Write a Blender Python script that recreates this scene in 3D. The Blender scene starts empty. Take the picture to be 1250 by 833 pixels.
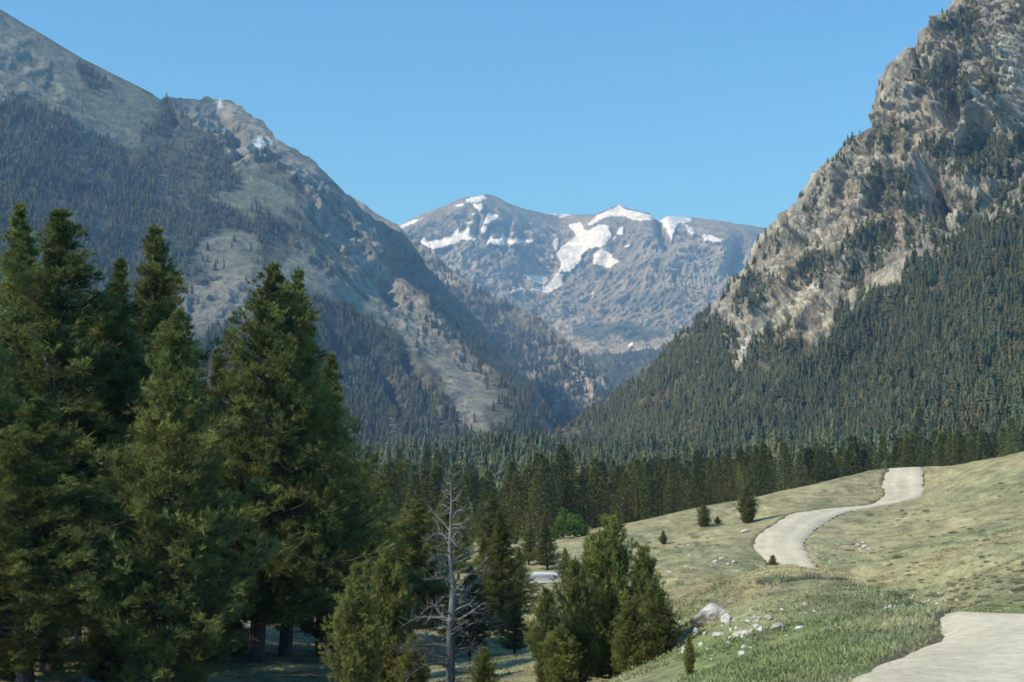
import bpy, math, random
import numpy as np
from math import radians as R

rng = np.random.default_rng(7)
random.seed(7)
scene = bpy.context.scene
COL = scene.collection

# ------------------------------------------------------------------ camera model (survey of the place)
F = 1736.0                       # focal length in source pixels of a 1250 px wide frame
PITCH = math.atan((600 - 416.5) / F)
CP, SP = math.cos(PITCH), math.sin(PITCH)

def unproj(px, py, D):
    """world point on the sight line of (px,py) whose Y distance is D (camera at the origin, looking +Y)."""
    px, py, D = np.broadcast_arrays(np.asarray(px, float), np.asarray(py, float), np.asarray(D, float))
    rx = (px - 625) / F
    ry = (416.5 - py) / F
    y = CP - SP * ry
    z = SP + CP * ry
    s = D / y
    return np.stack([rx * s, y * s, z * s], -1)

def proj(P):
    P = np.asarray(P, float)
    y = P[..., 1] * CP + P[..., 2] * SP
    z = -P[..., 1] * SP + P[..., 2] * CP
    return 625 + F * P[..., 0] / y, 416.5 - F * z / y

def zray(py, D):
    return unproj(625, py, D)[..., 2]

# ------------------------------------------------------------------ noise
def _hash(ix, iy, iz, seed):
    h = (ix.astype(np.int64) * 374761393 + iy.astype(np.int64) * 668265263 + iz.astype(np.int64) * 2147483647 + seed * 974634777) & 0xFFFFFFFF
    h = ((h ^ (h >> 13)) * 1274126177) & 0xFFFFFFFF
    h = ((h ^ (h >> 16)) * 2246822519) & 0xFFFFFFFF
    h = h ^ (h >> 15)
    return (h & 0xFFFFFF) / float(0xFFFFFF)

def vnoise(p, seed=0):
    i = np.floor(p).astype(np.int64)
    f = p - i
    f = f * f * f * (f * (f * 6 - 15) + 10)
    x, y, z = i[..., 0], i[..., 1], i[..., 2]
    r = 0
    for dx in (0, 1):
        wx = f[..., 0] if dx else 1 - f[..., 0]
        for dy in (0, 1):
            wy = f[..., 1] if dy else 1 - f[..., 1]
            for dz in (0, 1):
                wz = f[..., 2] if dz else 1 - f[..., 2]
                r = r + wx * wy * wz * _hash(x + dx, y + dy, z + dz, seed)
    return r

ROT = np.array([[0.36, 0.48, -0.8], [-0.8, 0.6, 0.0], [0.48, 0.64, 0.6]])

def fbm(p, octv=5, gain=0.5, lac=2.03, seed=0, ridged=False):
    a, s, t = 1.0, 0.0, 0.0
    q = np.array(p, float)
    for k in range(octv):
        n = vnoise(q, seed + k)
        if ridged:
            n = 1 - np.abs(2 * n - 1) * 1.6
            n = np.clip(n, -0.3, 1)
        s = s + a * n
        t += a
        a *= gain
        q = (q * lac) @ ROT.T if k < 0 else q * lac + 17.3
    return s / t

def smooth(x, a, b):
    t = np.clip((x - a) / (b - a), 0, 1)
    return t * t * (3 - 2 * t)

class TPS:
    def __init__(s, pts, vals, lam=1e-4):
        pts = np.asarray(pts, float); vals = np.asarray(vals, float)
        n = len(pts)
        d = np.linalg.norm(pts[:, None] - pts[None], axis=-1)
        K = np.where(d > 0, d * d * np.log(d + 1e-12), 0) + lam * np.eye(n)
        P = np.c_[np.ones(n), pts]
        A = np.zeros((n + 3, n + 3)); A[:n, :n] = K; A[:n, n:] = P; A[n:, :n] = P.T
        s.w = np.linalg.solve(A, np.r_[vals, 0, 0, 0]); s.p = pts
    def __call__(s, a, b):
        a, b = np.broadcast_arrays(np.asarray(a, float), np.asarray(b, float))
        sh = a.shape; q = np.stack([a.ravel(), b.ravel()], -1)
        out = np.empty(len(q))
        for i in range(0, len(q), 20000):
            c = q[i:i + 20000]
            d2 = ((c[:, None] - s.p[None]) ** 2).sum(-1)
            out[i:i + 20000] = (0.5 * d2 * np.log(d2 + 1e-12)) @ s.w[:-3] + s.w[-3] + c @ s.w[-2:]
        return out.reshape(sh)

def inpoly(px, py, poly):
    px = np.asarray(px, float); py = np.asarray(py, float)
    c = np.zeros(px.shape, bool)
    n = len(poly)
    for i in range(n):
        x0, y0 = poly[i]; x1, y1 = poly[(i + 1) % n]
        if y0 == y1: continue
        m = ((y0 > py) != (y1 > py)) & (px < (x1 - x0) * (py - y0) / (y1 - y0) + x0)
        c ^= m
    return c

def segdist(px, py, line):
    best = np.full(np.shape(px), 1e9)
    for (x0, y0), (x1, y1) in zip(line[:-1], line[1:]):
        dx, dy = x1 - x0, y1 - y0
        t = np.clip(((px - x0) * dx + (py - y0) * dy) / (dx * dx + dy * dy), 0, 1)
        best = np.minimum(best, np.hypot(px - x0 - t * dx, py - y0 - t * dy))
    return best

# ------------------------------------------------------------------ mesh output
def make_mesh(name, V, faces_tri=None, faces_quad=None, col=None, mats=(), mat_idx=None, smooth_=False, normals_ok=True):
    me = bpy.data.meshes.new(name)
    V = np.asarray(V, np.float32)
    nt = 0 if faces_tri is None else len(faces_tri)
    nq = 0 if faces_quad is None else len(faces_quad)
    idx = np.concatenate([np.asarray(f, np.int32).ravel() for f in (faces_tri, faces_quad) if f is not None and len(f)])
    me.vertices.add(len(V)); me.vertices.foreach_set("co", V.ravel())
    me.loops.add(len(idx)); me.loops.foreach_set("vertex_index", idx)
    me.polygons.add(nt + nq)
    st = np.concatenate([np.arange(nt) * 3, nt * 3 + np.arange(nq) * 4]).astype(np.int32)
    me.polygons.foreach_set("loop_start", st)
    if smooth_: me.polygons.foreach_set("use_smooth", np.ones(nt + nq, bool))
    else: me.polygons.foreach_set("use_smooth", np.zeros(nt + nq, bool))
    for m in mats: me.materials.append(m)
    if mat_idx is not None: me.polygons.foreach_set("material_index", np.asarray(mat_idx, np.int32))
    me.update(calc_edges=True)
    if col is not None:
        col = np.asarray(col, np.float32); wt = np.clip((col.min(-1, keepdims=True) - .5) / .2, 0, 1)
        c = np.ones((len(V), 4), np.float32); c[:, :3] = col * ((1 - wt) * np.array([1.05, 1.0, .82]) + wt)
        a = me.color_attributes.new("Col", 'FLOAT_COLOR', 'POINT')
        a.data.foreach_set("color", c.ravel())
    return me

def link(name, me, parent=None, loc=None, **props):
    o = bpy.data.objects.new(name, me)
    COL.objects.link(o)
    if parent: o.parent = parent
    if loc is not None: o.location = loc
    for k, v in props.items(): o[k] = v
    return o

# ------------------------------------------------------------------ materials
def nodes(m):
    m.use_nodes = True
    nt = m.node_tree
    for n in list(nt.nodes): nt.nodes.remove(n)
    return nt, nt.nodes, nt.links

def mat_surface(name, scale, bump, bscale, rough=0.9, var=0.35, tint=(1, 1, 1), voro=0.0, bdist=1.0, aniso=1.0, crack=0.0):
    """vertex colour x procedural fine variation, with procedural relief."""
    m = bpy.data.materials.new(name)
    nt, N, L = nodes(m)
    out = N.new('ShaderNodeOutputMaterial'); b = N.new('ShaderNodeBsdfPrincipled')
    b.inputs['Roughness'].default_value = rough
    b.inputs['Specular IOR Level'].default_value = 0.15
    at = N.new('ShaderNodeAttribute'); at.attribute_name = 'Col'
    geo = N.new('ShaderNodeNewGeometry')
    mp = N.new('ShaderNodeMapping'); mp.inputs['Scale'].default_value = (1, 1, aniso)
    L.new(geo.outputs['Position'], mp.inputs['Vector'])
    n1 = N.new('ShaderNodeTexNoise'); n1.inputs['Scale'].default_value = scale; n1.inputs['Detail'].default_value = 6; n1.inputs['Roughness'].default_value = 0.65
    L.new(mp.outputs[0], n1.inputs['Vector'])
    mr = N.new('ShaderNodeMapRange'); mr.inputs['From Min'].default_value = 0.3; mr.inputs['From Max'].default_value = 0.7
    mr.inputs['To Min'].default_value = 1 - var; mr.inputs['To Max'].default_value = 1 + var
    L.new(n1.outputs['Fac'], mr.inputs['Value'])
    mul = N.new('ShaderNodeVectorMath'); mul.operation = 'SCALE'
    L.new(at.outputs['Color'], mul.inputs[0]); L.new(mr.outputs[0], mul.inputs['Scale'])
    n3 = N.new('ShaderNodeTexNoise'); n3.inputs['Scale'].default_value = bscale * 0.7; n3.inputs['Detail'].default_value = 7; n3.inputs['Roughness'].default_value = 0.7
    L.new(mp.outputs[0], n3.inputs['Vector'])
    ab = N.new('ShaderNodeMath'); ab.operation = 'SUBTRACT'; ab.inputs[1].default_value = 0.5; L.new(n3.outputs['Fac'], ab.inputs[0])
    ab2 = N.new('ShaderNodeMath'); ab2.operation = 'ABSOLUTE'; L.new(ab.outputs[0], ab2.inputs[0])
    cm = N.new('ShaderNodeMapRange'); cm.inputs['From Max'].default_value = 0.05; cm.inputs['To Min'].default_value = 1 - crack; L.new(ab2.outputs[0], cm.inputs['Value'])
    mul2 = N.new('ShaderNodeVectorMath'); mul2.operation = 'SCALE'; L.new(mul.outputs[0], mul2.inputs[0]); L.new(cm.outputs[0], mul2.inputs['Scale'])
    L.new(mul2.outputs[0], b.inputs['Base Color'])
    n2 = N.new('ShaderNodeTexNoise'); n2.inputs['Scale'].default_value = bscale; n2.inputs['Detail'].default_value = 8; n2.inputs['Roughness'].default_value = 0.62
    L.new(mp.outputs[0], n2.inputs['Vector'])
    h = n2.outputs['Fac']
    if voro > 0:
        v = N.new('ShaderNodeTexVoronoi'); v.inputs['Scale'].default_value = bscale * 0.8
        L.new(mp.outputs[0], v.inputs['Vector'])
        ma = N.new('ShaderNodeMath'); ma.operation = 'MULTIPLY_ADD'; ma.inputs[1].default_value = voro
        L.new(v.outputs['Distance'], ma.inputs[0]); L.new(h, ma.inputs[2]); h = ma.outputs[0]
    bp = N.new('ShaderNodeBump'); bp.inputs['Strength'].default_value = bump; bp.inputs['Distance'].default_value = bdist
    L.new(h, bp.inputs['Height']); L.new(bp.outputs[0], b.inputs['Normal'])
    L.new(b.outputs[0], out.inputs[0])
    return m

def mat_foliage(name, transl=0.3, tint=(1, 1, 1), objvar=0.25):
    m = bpy.data.materials.new(name)
    nt, N, L = nodes(m)
    out = N.new('ShaderNodeOutputMaterial')
    at = N.new('ShaderNodeAttribute'); at.attribute_name = 'Col'
    oi = N.new('ShaderNodeObjectInfo')
    mr = N.new('ShaderNodeMapRange'); mr.inputs['To Min'].default_value = 1 - objvar; mr.inputs['To Max'].default_value = 1 + objvar
    L.new(oi.outputs['Random'], mr.inputs['Value'])
    geo = N.new('ShaderNodeNewGeometry')
    nz = N.new('ShaderNodeTexNoise'); nz.inputs['Scale'].default_value = 1.3
    L.new(geo.outputs['Position'], nz.inputs['Vector'])
    mr2 = N.new('ShaderNodeMapRange'); mr2.inputs['From Min'].default_value = 0.3; mr2.inputs['From Max'].default_value = 0.7
    mr2.inputs['To Min'].default_value = 0.8; mr2.inputs['To Max'].default_value = 1.2
    L.new(nz.outputs['Fac'], mr2.inputs['Value'])
    mu = N.new('ShaderNodeMath'); mu.operation = 'MULTIPLY'
    L.new(mr.outputs[0], mu.inputs[0]); L.new(mr2.outputs[0], mu.inputs[1])
    sc = N.new('ShaderNodeVectorMath'); sc.operation = 'SCALE'
    L.new(at.outputs['Color'], sc.inputs[0]); L.new(mu.outputs[0], sc.inputs['Scale'])
    tn = N.new('ShaderNodeVectorMath'); tn.operation = 'MULTIPLY'; tn.inputs[1].default_value = tint
    L.new(sc.outputs[0], tn.inputs[0])
    b = N.new('ShaderNodeBsdfPrincipled'); b.inputs['Roughness'].default_value = 0.6; b.inputs['Specular IOR Level'].default_value = 0.25
    L.new(tn.outputs[0], b.inputs['Base Color'])
    t = N.new('ShaderNodeBsdfTranslucent'); L.new(tn.outputs[0], t.inputs['Color'])
    mx = N.new('ShaderNodeMixShader'); mx.inputs[0].default_value = transl
    L.new(b.outputs[0], mx.inputs[1]); L.new(t.outputs[0], mx.inputs[2]); L.new(mx.outputs[0], out.inputs[0])
    return m

def mat_bark(name, c1, c2, scale=6):
    m = bpy.data.materials.new(name)
    nt, N, L = nodes(m)
    out = N.new('ShaderNodeOutputMaterial'); b = N.new('ShaderNodeBsdfPrincipled'); b.inputs['Roughness'].default_value = 0.9
    b.inputs['Specular IOR Level'].default_value = 0.15
    tc = N.new('ShaderNodeTexCoord'); mp = N.new('ShaderNodeMapping'); mp.inputs['Scale'].default_value = (3, 3, 0.6)
    L.new(tc.outputs['Object'], mp.inputs['Vector'])
    n = N.new('ShaderNodeTexNoise'); n.inputs['Scale'].default_value = scale; n.inputs['Detail'].default_value = 6
    L.new(mp.outputs[0], n.inputs['Vector'])
    cr = N.new('ShaderNodeValToRGB')
    cr.color_ramp.elements[0].position = 0.35; cr.color_ramp.elements[0].color = (*c1, 1)
    cr.color_ramp.elements[1].position = 0.68; cr.color_ramp.elements[1].color = (*c2, 1)
    L.new(n.outputs['Fac'], cr.inputs[0]); L.new(cr.outputs[0], b.inputs['Base Color'])
    bp = N.new('ShaderNodeBump'); bp.inputs['Strength'].default_value = 0.6; bp.inputs['Distance'].default_value = 0.03
    L.new(n.outputs['Fac'], bp.inputs['Height']); L.new(bp.outputs[0], b.inputs['Normal'])
    L.new(b.outputs[0], out.inputs[0])
    return m

def mat_rock(name, c1, c2, scale=3.0):
    m = bpy.data.materials.new(name)
    nt, N, L = nodes(m)
    out = N.new('ShaderNodeOutputMaterial'); b = N.new('ShaderNodeBsdfPrincipled'); b.inputs['Roughness'].default_value = 0.95
    b.inputs['Specular IOR Level'].default_value = 0.1
    geo = N.new('ShaderNodeNewGeometry')
    n = N.new('ShaderNodeTexNoise'); n.inputs['Scale'].default_value = scale; n.inputs['Detail'].default_value = 8; n.inputs['Roughness'].default_value = 0.7
    L.new(geo.outputs['Position'], n.inputs['Vector'])
    cr = N.new('ShaderNodeValToRGB')
    cr.color_ramp.elements[0].position = 0.36; cr.color_ramp.elements[0].color = (*c1, 1)
    cr.color_ramp.elements[1].position = 0.6; cr.color_ramp.elements[1].color = (*c2, 1)
    L.new(n.outputs['Fac'], cr.inputs[0]); L.new(cr.outputs[0], b.inputs['Base Color'])
    v = N.new('ShaderNodeTexVoronoi'); v.inputs['Scale'].default_value = scale * 1.6
    L.new(geo.outputs['Position'], v.inputs['Vector'])
    ad = N.new('ShaderNodeMath'); ad.operation = 'ADD'; L.new(n.outputs['Fac'], ad.inputs[0]); L.new(v.outputs['Distance'], ad.inputs[1])
    bp = N.new('ShaderNodeBump'); bp.inputs['Strength'].default_value = 0.7; bp.inputs['Distance'].default_value = 0.12
    L.new(ad.outputs[0], bp.inputs['Height']); L.new(bp.outputs[0], b.inputs['Normal'])
    L.new(b.outputs[0], out.inputs[0])
    return m

M_ROCKFACE = mat_surface("cliff_rock", 0.06, 1.0, 0.11, var=0.45, voro=0.5, bdist=11.0, aniso=0.45, crack=.5)
M_MOUNT = mat_surface("mountain_slope", 0.03, 0.9, 0.035, var=0.3, voro=0.3, bdist=14.0, crack=.25)
M_FAR = mat_surface("far_mountain_rock", 0.008, 0.9, 0.010, var=0.25, voro=0.4, bdist=60.0, aniso=0.5, crack=.3)
M_GROUND = mat_surface("meadow_soil_and_grass", 2.6, 0.9, 1.8, var=0.42, voro=0.2, bdist=0.25)
M_GRAVEL = mat_surface("gravel_road", 4.0, 0.5, 9.0, var=0.2, voro=0.4, bdist=0.03)
M_NEEDLE = mat_foliage("pine_needles", 0.3, (1.08, 1.0, .82))
M_NEEDLE_FAR = mat_foliage("forest_needles", 0.15, (1.10, 1.0, .86))
M_LEAF = mat_foliage("shrub_leaves", 0.4)
M_GRASS = mat_foliage("grass_blades", 0.35, objvar=0.02)
M_BARK = mat_bark("pine_bark", (0.035, 0.026, 0.02), (0.13, 0.10, 0.08))
M_DEAD = mat_bark("weathered_dead_wood", (0.11, 0.10, 0.09), (0.25, 0.225, 0.19))
M_DEADBARK = mat_bark("dark_dead_bark", (0.05, 0.045, 0.04), (0.15, 0.14, 0.13))
M_STONE = mat_rock("pale_granite", (0.32, 0.29, 0.235), (0.68, 0.63, 0.53))

# ================================================================== GROUND
GC = []   # px, D, z
def g(px, D, z): GC.append((px, D, z))
def gy(px, py, D): GC.append((px, D, float(zray(py, D))))
for a in [(1100,5,-2.3),(1700,5,-2.3),(625,5,-2.6),(0,5,-3.0),(-500,5,-3.2),(1200,17,-2.28),(1500,17,-2.28),(1800,17,-2.2),
          (1030,17,-2.3),(1125,26,-2.25),(1250,26,-2.26),(1450,26,-2.22),(1800,26,-1.9),(1135,23.3,-2.28),
          (1150,33,-2.95),(1250,40,-3.7),(1450,40,-3.3),(1280,64,-5.5),(1250,85,-4.9),(1250,115,-3.3),(1250,150,0),(1250,195,5.3),
          (1500,60,-4.2),(1500,115,-0.5),(1500,195,10),(1800,60,-2.5),(1800,150,8),
          (1050,19,-2.28),(950,19,-2.42),(1000,29,-2.7),(1080,24,-2.33),(1200,42,-4.2),(1160,60,-5.8),(1230,60,-5.7),(1190,50,-5.0),(1370,50,-4.7),(1450,33,-2.9),(1130,45,-4.0),(800,22,-3.2),(860,30,-3.35),(865,40,-3.6),(880,60,-4.2),(900,85,-4.95),(880,115,-5.35),(880,145,-5.1),
          (600,22,-4.0),(300,25,-4.7),(0,25,-4.7),(-400,25,-4.6),(-400,55,-6.0),
          (0,50,-6.3),(200,50,-6.5),(330,55,-6.4),(420,60,-6.7),(560,55,-6.6),(660,42,-5.3),(740,41,-5.3),(760,60,-5.6),
          (350,80,-6.3),(600,80,-7.3),(700,80,-6.9),(780,85,-6.2),(655,118,-7.5),(655,135,-7.3),(780,120,-6.9),(500,120,-7.6),(300,120,-6.8),(0,120,-6.5),
          (-400,120,-6.0),
          (1080,60,-5.6),(1000,78,-6.4),(1040,82,-7.1),(1116,82,-7.2),(1020,102,-7.2),(1054,102,-7.3),(985,108,-6.9),(1012,114,-7.2),(1130,98,-6.6),(1100,125,-5.1),(1050,130,-5.5),(1100,150,-3.7),(1180,65,-5.5),
          (1180,100,-4.6),(1180,150,-2.0),(1180,190,2.2),
          (700,250,-8),(1000,262,-3.5),(1130,262,-1.5),(1250,262,1),(1500,262,8),(850,262,-6),
          (450,200,-6.6),(0,200,-6),(-400,200,-5),(200,200,-6.3),
          (0,400,1),(450,400,-3),(700,400,-4),(1000,400,2),(1250,400,7),(1600,400,16),(-400,400,5),
          (0,700,13),(450,700,9),(700,700,9),(1000,700,16),(1250,700,26),(-400,700,20),
          (-400,1200,45),(300,1200,32),(700,1200,32),(1250,1200,60),(1700,1200,70),
          (-400,12000,150),(625,12000,180),(1700,12000,200)]: g(*a)
for a in [(1050,722,36),(1000,700,47),(970,697,53),(1100,743,27.5),(945,703,60),
          (690,655,180),(770,638,188),(850,622,192),(900,612,200),(1000,590,215),(1060,575,225),(850,640,168),(910,640,165),(960,605,195),
          (1180,566,215)]: gy(*a)
ROADPAIRS = [((950,698,122),(1000,692,125)),((920,667,140),(983,667,138)),((932,647,151),(990,652,148)),((962,628,166),(1010,636,162)),
             ((1010,621,176),(1035,624,172)),((1058,617,186),(1077,616,181)),((1079,603,198),(1123,606,196)),((1077,591,210),(1127,585,211)),
             ((1084,572,225),(1124,570,226))]
for l, r in ROADPAIRS: gy(*l); gy(*r)
GA = np.array(GC)
_gt = TPS(np.c_[(GA[:, 0] - 625) / 500, np.log(GA[:, 1]) * 1.7], GA[:, 2], 1e-3)
def gz_smooth(X, Y):
    X = np.asarray(X, float); Y = np.asarray(Y, float)
    return _gt(np.clip(F * X / Y, -1300, 1300) / 500, np.log(np.clip(Y, 4, 13000)) * 1.7)

# road edges in plan
near = [((2.2,10),(8.5,7.4)),((2.55,13.5),(9.1,10.8)),((3.75,17),(10.2,14.4)),((5.2,20.3),(11.4,17.7)),((6.84,23.3),(12.5,20.9)),((7.5,26),(13.4,24.2)),((10.0,32),(15.8,30.8)),
        ((13.3,42),(19,41)),((15.6,60),(21.1,60.2)),((17.6,82),(23.0,82)),((20.0,102),(25.0,102))]
LE = [n[0] for n in near] + [tuple(unproj(*l)[:2]) for l, r in ROADPAIRS]
RE = [n[1] for n in near] + [tuple(unproj(*r)[:2]) for l, r in ROADPAIRS]
LE.append((LE[-1][0] + 2.5, 240)); RE.append((RE[-1][0] + 2.5, 241))
def catmull(P, n):
    P = np.array(P, float); P = np.vstack([2 * P[0] - P[1], P, 2 * P[-1] - P[-2]])
    out = []
    for i in range(1, len(P) - 2):
        t = np.linspace(0, 1, n, endpoint=False)[:, None]
        a, b, c, d = P[i - 1], P[i], P[i + 1], P[i + 2]
        out.append(0.5 * (2 * b + (c - a) * t + (2 * a - 5 * b + 4 * c - d) * t ** 2 + (3 * b - a - 3 * c + d) * t ** 3))
    return np.vstack(out + [P[-2][None]])
LEs, REs = catmull(LE, 24), catmull(RE, 24)
MID = (LEs + REs) / 2; HALF = np.linalg.norm(LEs - REs, axis=1) / 2

def road_dist(X, Y):
    """signed distance outside of the road edge (negative on the road)"""
    X = np.ravel(X); Y = np.ravel(Y); out = np.full(len(X), 99.0)
    sel = np.where((Y < 260) & (X > -12) & (X < 90))[0]
    for i in range(0, len(sel), 20000):
        s = sel[i:i + 20000]
        d = np.hypot(X[s][:, None] - MID[None, :, 0], Y[s][:, None] - MID[None, :, 1]) - HALF[None]
        out[s] = d.min(1)
    return out

def ground_z(X, Y):
    """full ground height, relief included"""
    X = np.asarray(X, float); Y = np.asarray(Y, float); sh = X.shape
    z = gz_smooth(X, Y).ravel(); x = X.ravel(); y = Y.ravel()
    rd = road_dist(x, y)
    q = np.stack([x, y, 0 * x], -1)
    amp = smooth(rd, -0.3, 2.5)
    rel = (fbm(q / 9.0, 4, seed=3) - 0.5) * 0.75 * smooth(y, 15, 60) + (fbm(q / 1.6, 3, seed=9) - 0.5) * 0.22
    rel = rel + (fbm(q / 90.0, 4, seed=5) - 0.5) * 34 * smooth(y, 300, 800)
    z = z + rel * amp - 0.10 * (1 - smooth(rd, -0.35, 0.1)) * (1 + y / 90)
    return z.reshape(sh)

ratio = np.exp(np.linspace(math.log(4.0), math.log(330), 760))
ratio = np.r_[ratio, np.exp(np.linspace(math.log(335), math.log(13000), 110))]
pxs = np.concatenate([np.linspace(-700, -20, 60), np.linspace(-15, 1270, 470), np.linspace(1290, 2100, 70)])
PXG, DG = np.meshgrid(pxs, ratio)
XG = (PXG - 625) / F * DG; YG = DG
ZG = ground_z(XG, YG)
def ground_color(X, Y, Z, bare=True):
    px, py = proj(np.stack([X, Y, Z], -1))
    q = np.stack([X, Y, 0 * X], -1)
    dry = np.array([0.345, 0.31, 0.215]); green = np.array([0.24, 0.26, 0.175]); sage = np.array([0.25, 0.26, 0.20]); dirt = np.array([0.17, 0.145, 0.11]); pale=np.array([0.35,0.33,0.225])
    n1 = fbm(q / 14.0, 5, seed=21); n2 = fbm(q / 4.0, 4, seed=31); n3 = fbm(q * np.array([1, .45, 1]) / 2.0, 4, seed=41)
    g_ = smooth(n1 + 0.35 * (n2 - .5), 0.46, 0.66)[..., None]
    c = dry * (1 - g_ * .75) + green * g_ * .75
    w = smooth(n3, 0.5, 0.7)[..., None] * 0.55
    c = c * (1 - w) + sage * w
    w = smooth(fbm(q / 6.5, 4, seed=77), 0.52, 0.7)[..., None] * .6
    c = c * (1 - w) + pale * w
    spk = fbm(q * np.array([1, .5, 1]) / .9, 3, seed=43); spk2 = fbm(q * np.array([1, .55, 1]) / 3.2, 4, seed=44, gain=.62)
    c = c * (0.93 + 1.0 * (spk - .5) + .6 * (spk2 - .5))[..., None]
    w = smooth(fbm(q / 11., 4, seed=45), .5, .66)[..., None] * .35
    c = c * (1 - w) + np.array([.29, .25, .185]) * w * (0.6 + .8 * spk[..., None])
    # lusher grass along the verge and in the near bank
    rd = road_dist(X, Y).reshape(X.shape)
    w = (smooth(4.5 + 3 * (n2 - .5) - rd, 0, 3) * smooth(130 - Y, 0, 60))[..., None] * smooth(n2, .35, .65)[..., None] * .6
    c = c * (1 - w) + np.array([0.16, 0.205, 0.09]) * w
    w = (np.exp(-(((px - 850) / 70) ** 2 + ((py - 790) / 42) ** 2)) * smooth(n2, .35, .65))[..., None] * .8
    c = c * (1 - w) + np.array([0.15, 0.205, 0.085]) * w
    w = (np.exp(-(((px - 1030) / 60) ** 2 + ((py - 762) / 25) ** 2)) * smooth(60 - Y, 0, 15) * smooth(n2, .35, .6))[..., None] * .7
    c = c * (1 - w) + np.array([0.14, 0.20, 0.08]) * w
    # bare dirt shoulder
    w = (smooth(0.12 + .9 * (n3 - .5) - rd, 0, 0.25))[..., None] * .85 * bare
    c = c * (1 - w) + dirt * w
    w = (np.exp(-(((px - 1090) / 45) ** 2 + ((py - 735) / 10) ** 2)) * smooth(Y, 35, 45))[..., None] * .8
    c = c * (1 - w) + dirt * w
    # darker brown ground below the trees on the left
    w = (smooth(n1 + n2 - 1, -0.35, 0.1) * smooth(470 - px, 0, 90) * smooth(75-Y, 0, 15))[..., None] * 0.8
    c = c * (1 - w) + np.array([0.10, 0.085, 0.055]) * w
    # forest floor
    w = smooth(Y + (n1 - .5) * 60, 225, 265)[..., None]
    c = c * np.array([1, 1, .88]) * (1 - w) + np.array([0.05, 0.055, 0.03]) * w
    return c
CG = ground_color(XG, YG, ZG)
def grid_faces(nr, nc):
    i = np.arange(nr * nc).reshape(nr, nc)
    return np.stack([i[:-1, :-1], i[:-1, 1:], i[1:, 1:], i[1:, :-1]], -1).reshape(-1, 4)
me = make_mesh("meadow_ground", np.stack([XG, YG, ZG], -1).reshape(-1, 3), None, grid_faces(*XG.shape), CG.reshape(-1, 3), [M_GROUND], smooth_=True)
link("ground", me, kind="structure", label="grassy meadow and valley floor")

# gravel road strip
na = 15
tt = np.linspace(0, 1, na)
wob = (fbm(np.c_[MID / 1.3, 0 * HALF], 3, seed=55) - .5) * 0.9
wob2 = (fbm(np.c_[MID / 1.3 + 50, 0 * HALF], 3, seed=56) - .5) * 0.9
dirv = (REs - LEs) / (2 * HALF[:, None])
Ls = LEs - dirv * wob[:, None]; Rs = REs + dirv * wob2[:, None]
RP = Ls[:, None] * (1 - tt[None, :, None]) + Rs[:, None] * tt[None, :, None]
RZ = gz_smooth(RP[..., 0], RP[..., 1]) + 0.0 + 0.06 * (1 - (2 * tt[None] - 1) ** 2)
q = np.concatenate([RP, 0 * RZ[..., None]], -1)
edge = np.abs(2 * tt - 1)[None]
track = np.exp(-((edge - 0.42) / 0.15) ** 2)
n = fbm(q / 2.2, 4, seed=61)
base = np.array([0.61, 0.56, 0.47])
RC = base * (0.86 + 0.14 * track + 0.30 * (n - .5) + 0.16 * (fbm(q / np.array([.5, 2.5, 1]), 3, seed=66) - .5))[..., None] * (1 - 0.12 * smooth(edge, .85, 1))[..., None]
edgepush = (edge > 0.999) * 0.12
RZ = RZ - edgepush
me = make_mesh("gravel_road", np.concatenate([RP, RZ[..., None]], -1).reshape(-1, 3), None, grid_faces(*RZ.shape), RC.reshape(-1, 3), [M_GRAVEL], smooth_=True)
link("road", me, kind="structure", label="winding pale gravel road through the meadow")

# short glimpse of a creek with pale gravel bank behind the young pine
xs = np.linspace(-0.4, 4.8, 40); cy = 121 + 0.02 * (xs - 2) ** 2
V = []; C = []
for k, off in enumerate([-2.6, -1.6, -0.8, 0.2, 1.4, 2.6, 3.4]):
    y = cy + off + 0.3 * np.sin(xs * 1.3 + k)
    z = gz_smooth(xs, y) + [0.0, 0.42, 0.46, 0.46, 0.6, 0.62, 0.0][k] * np.sin(np.linspace(0, np.pi, 40)) ** .35
    V.append(np.stack([xs, y, z], -1)); c_ = [(.4, .38, .34), (.2, .21, .24), (.19, .2, .24), (.22, .23, .27), (.72, .7, .64), (.75, .73, .68), (.4, .38, .3)][k]
    C.append(np.tile(c_, (len(xs), 1)))
me = make_mesh("creek_gravel_bar", np.concatenate(V), None, grid_faces(7, 40), np.concatenate(C), [M_GRAVEL], smooth_=True)
link("path", me, kind="structure", label="grey track with a pale edge glimpsed between the pines")

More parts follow.
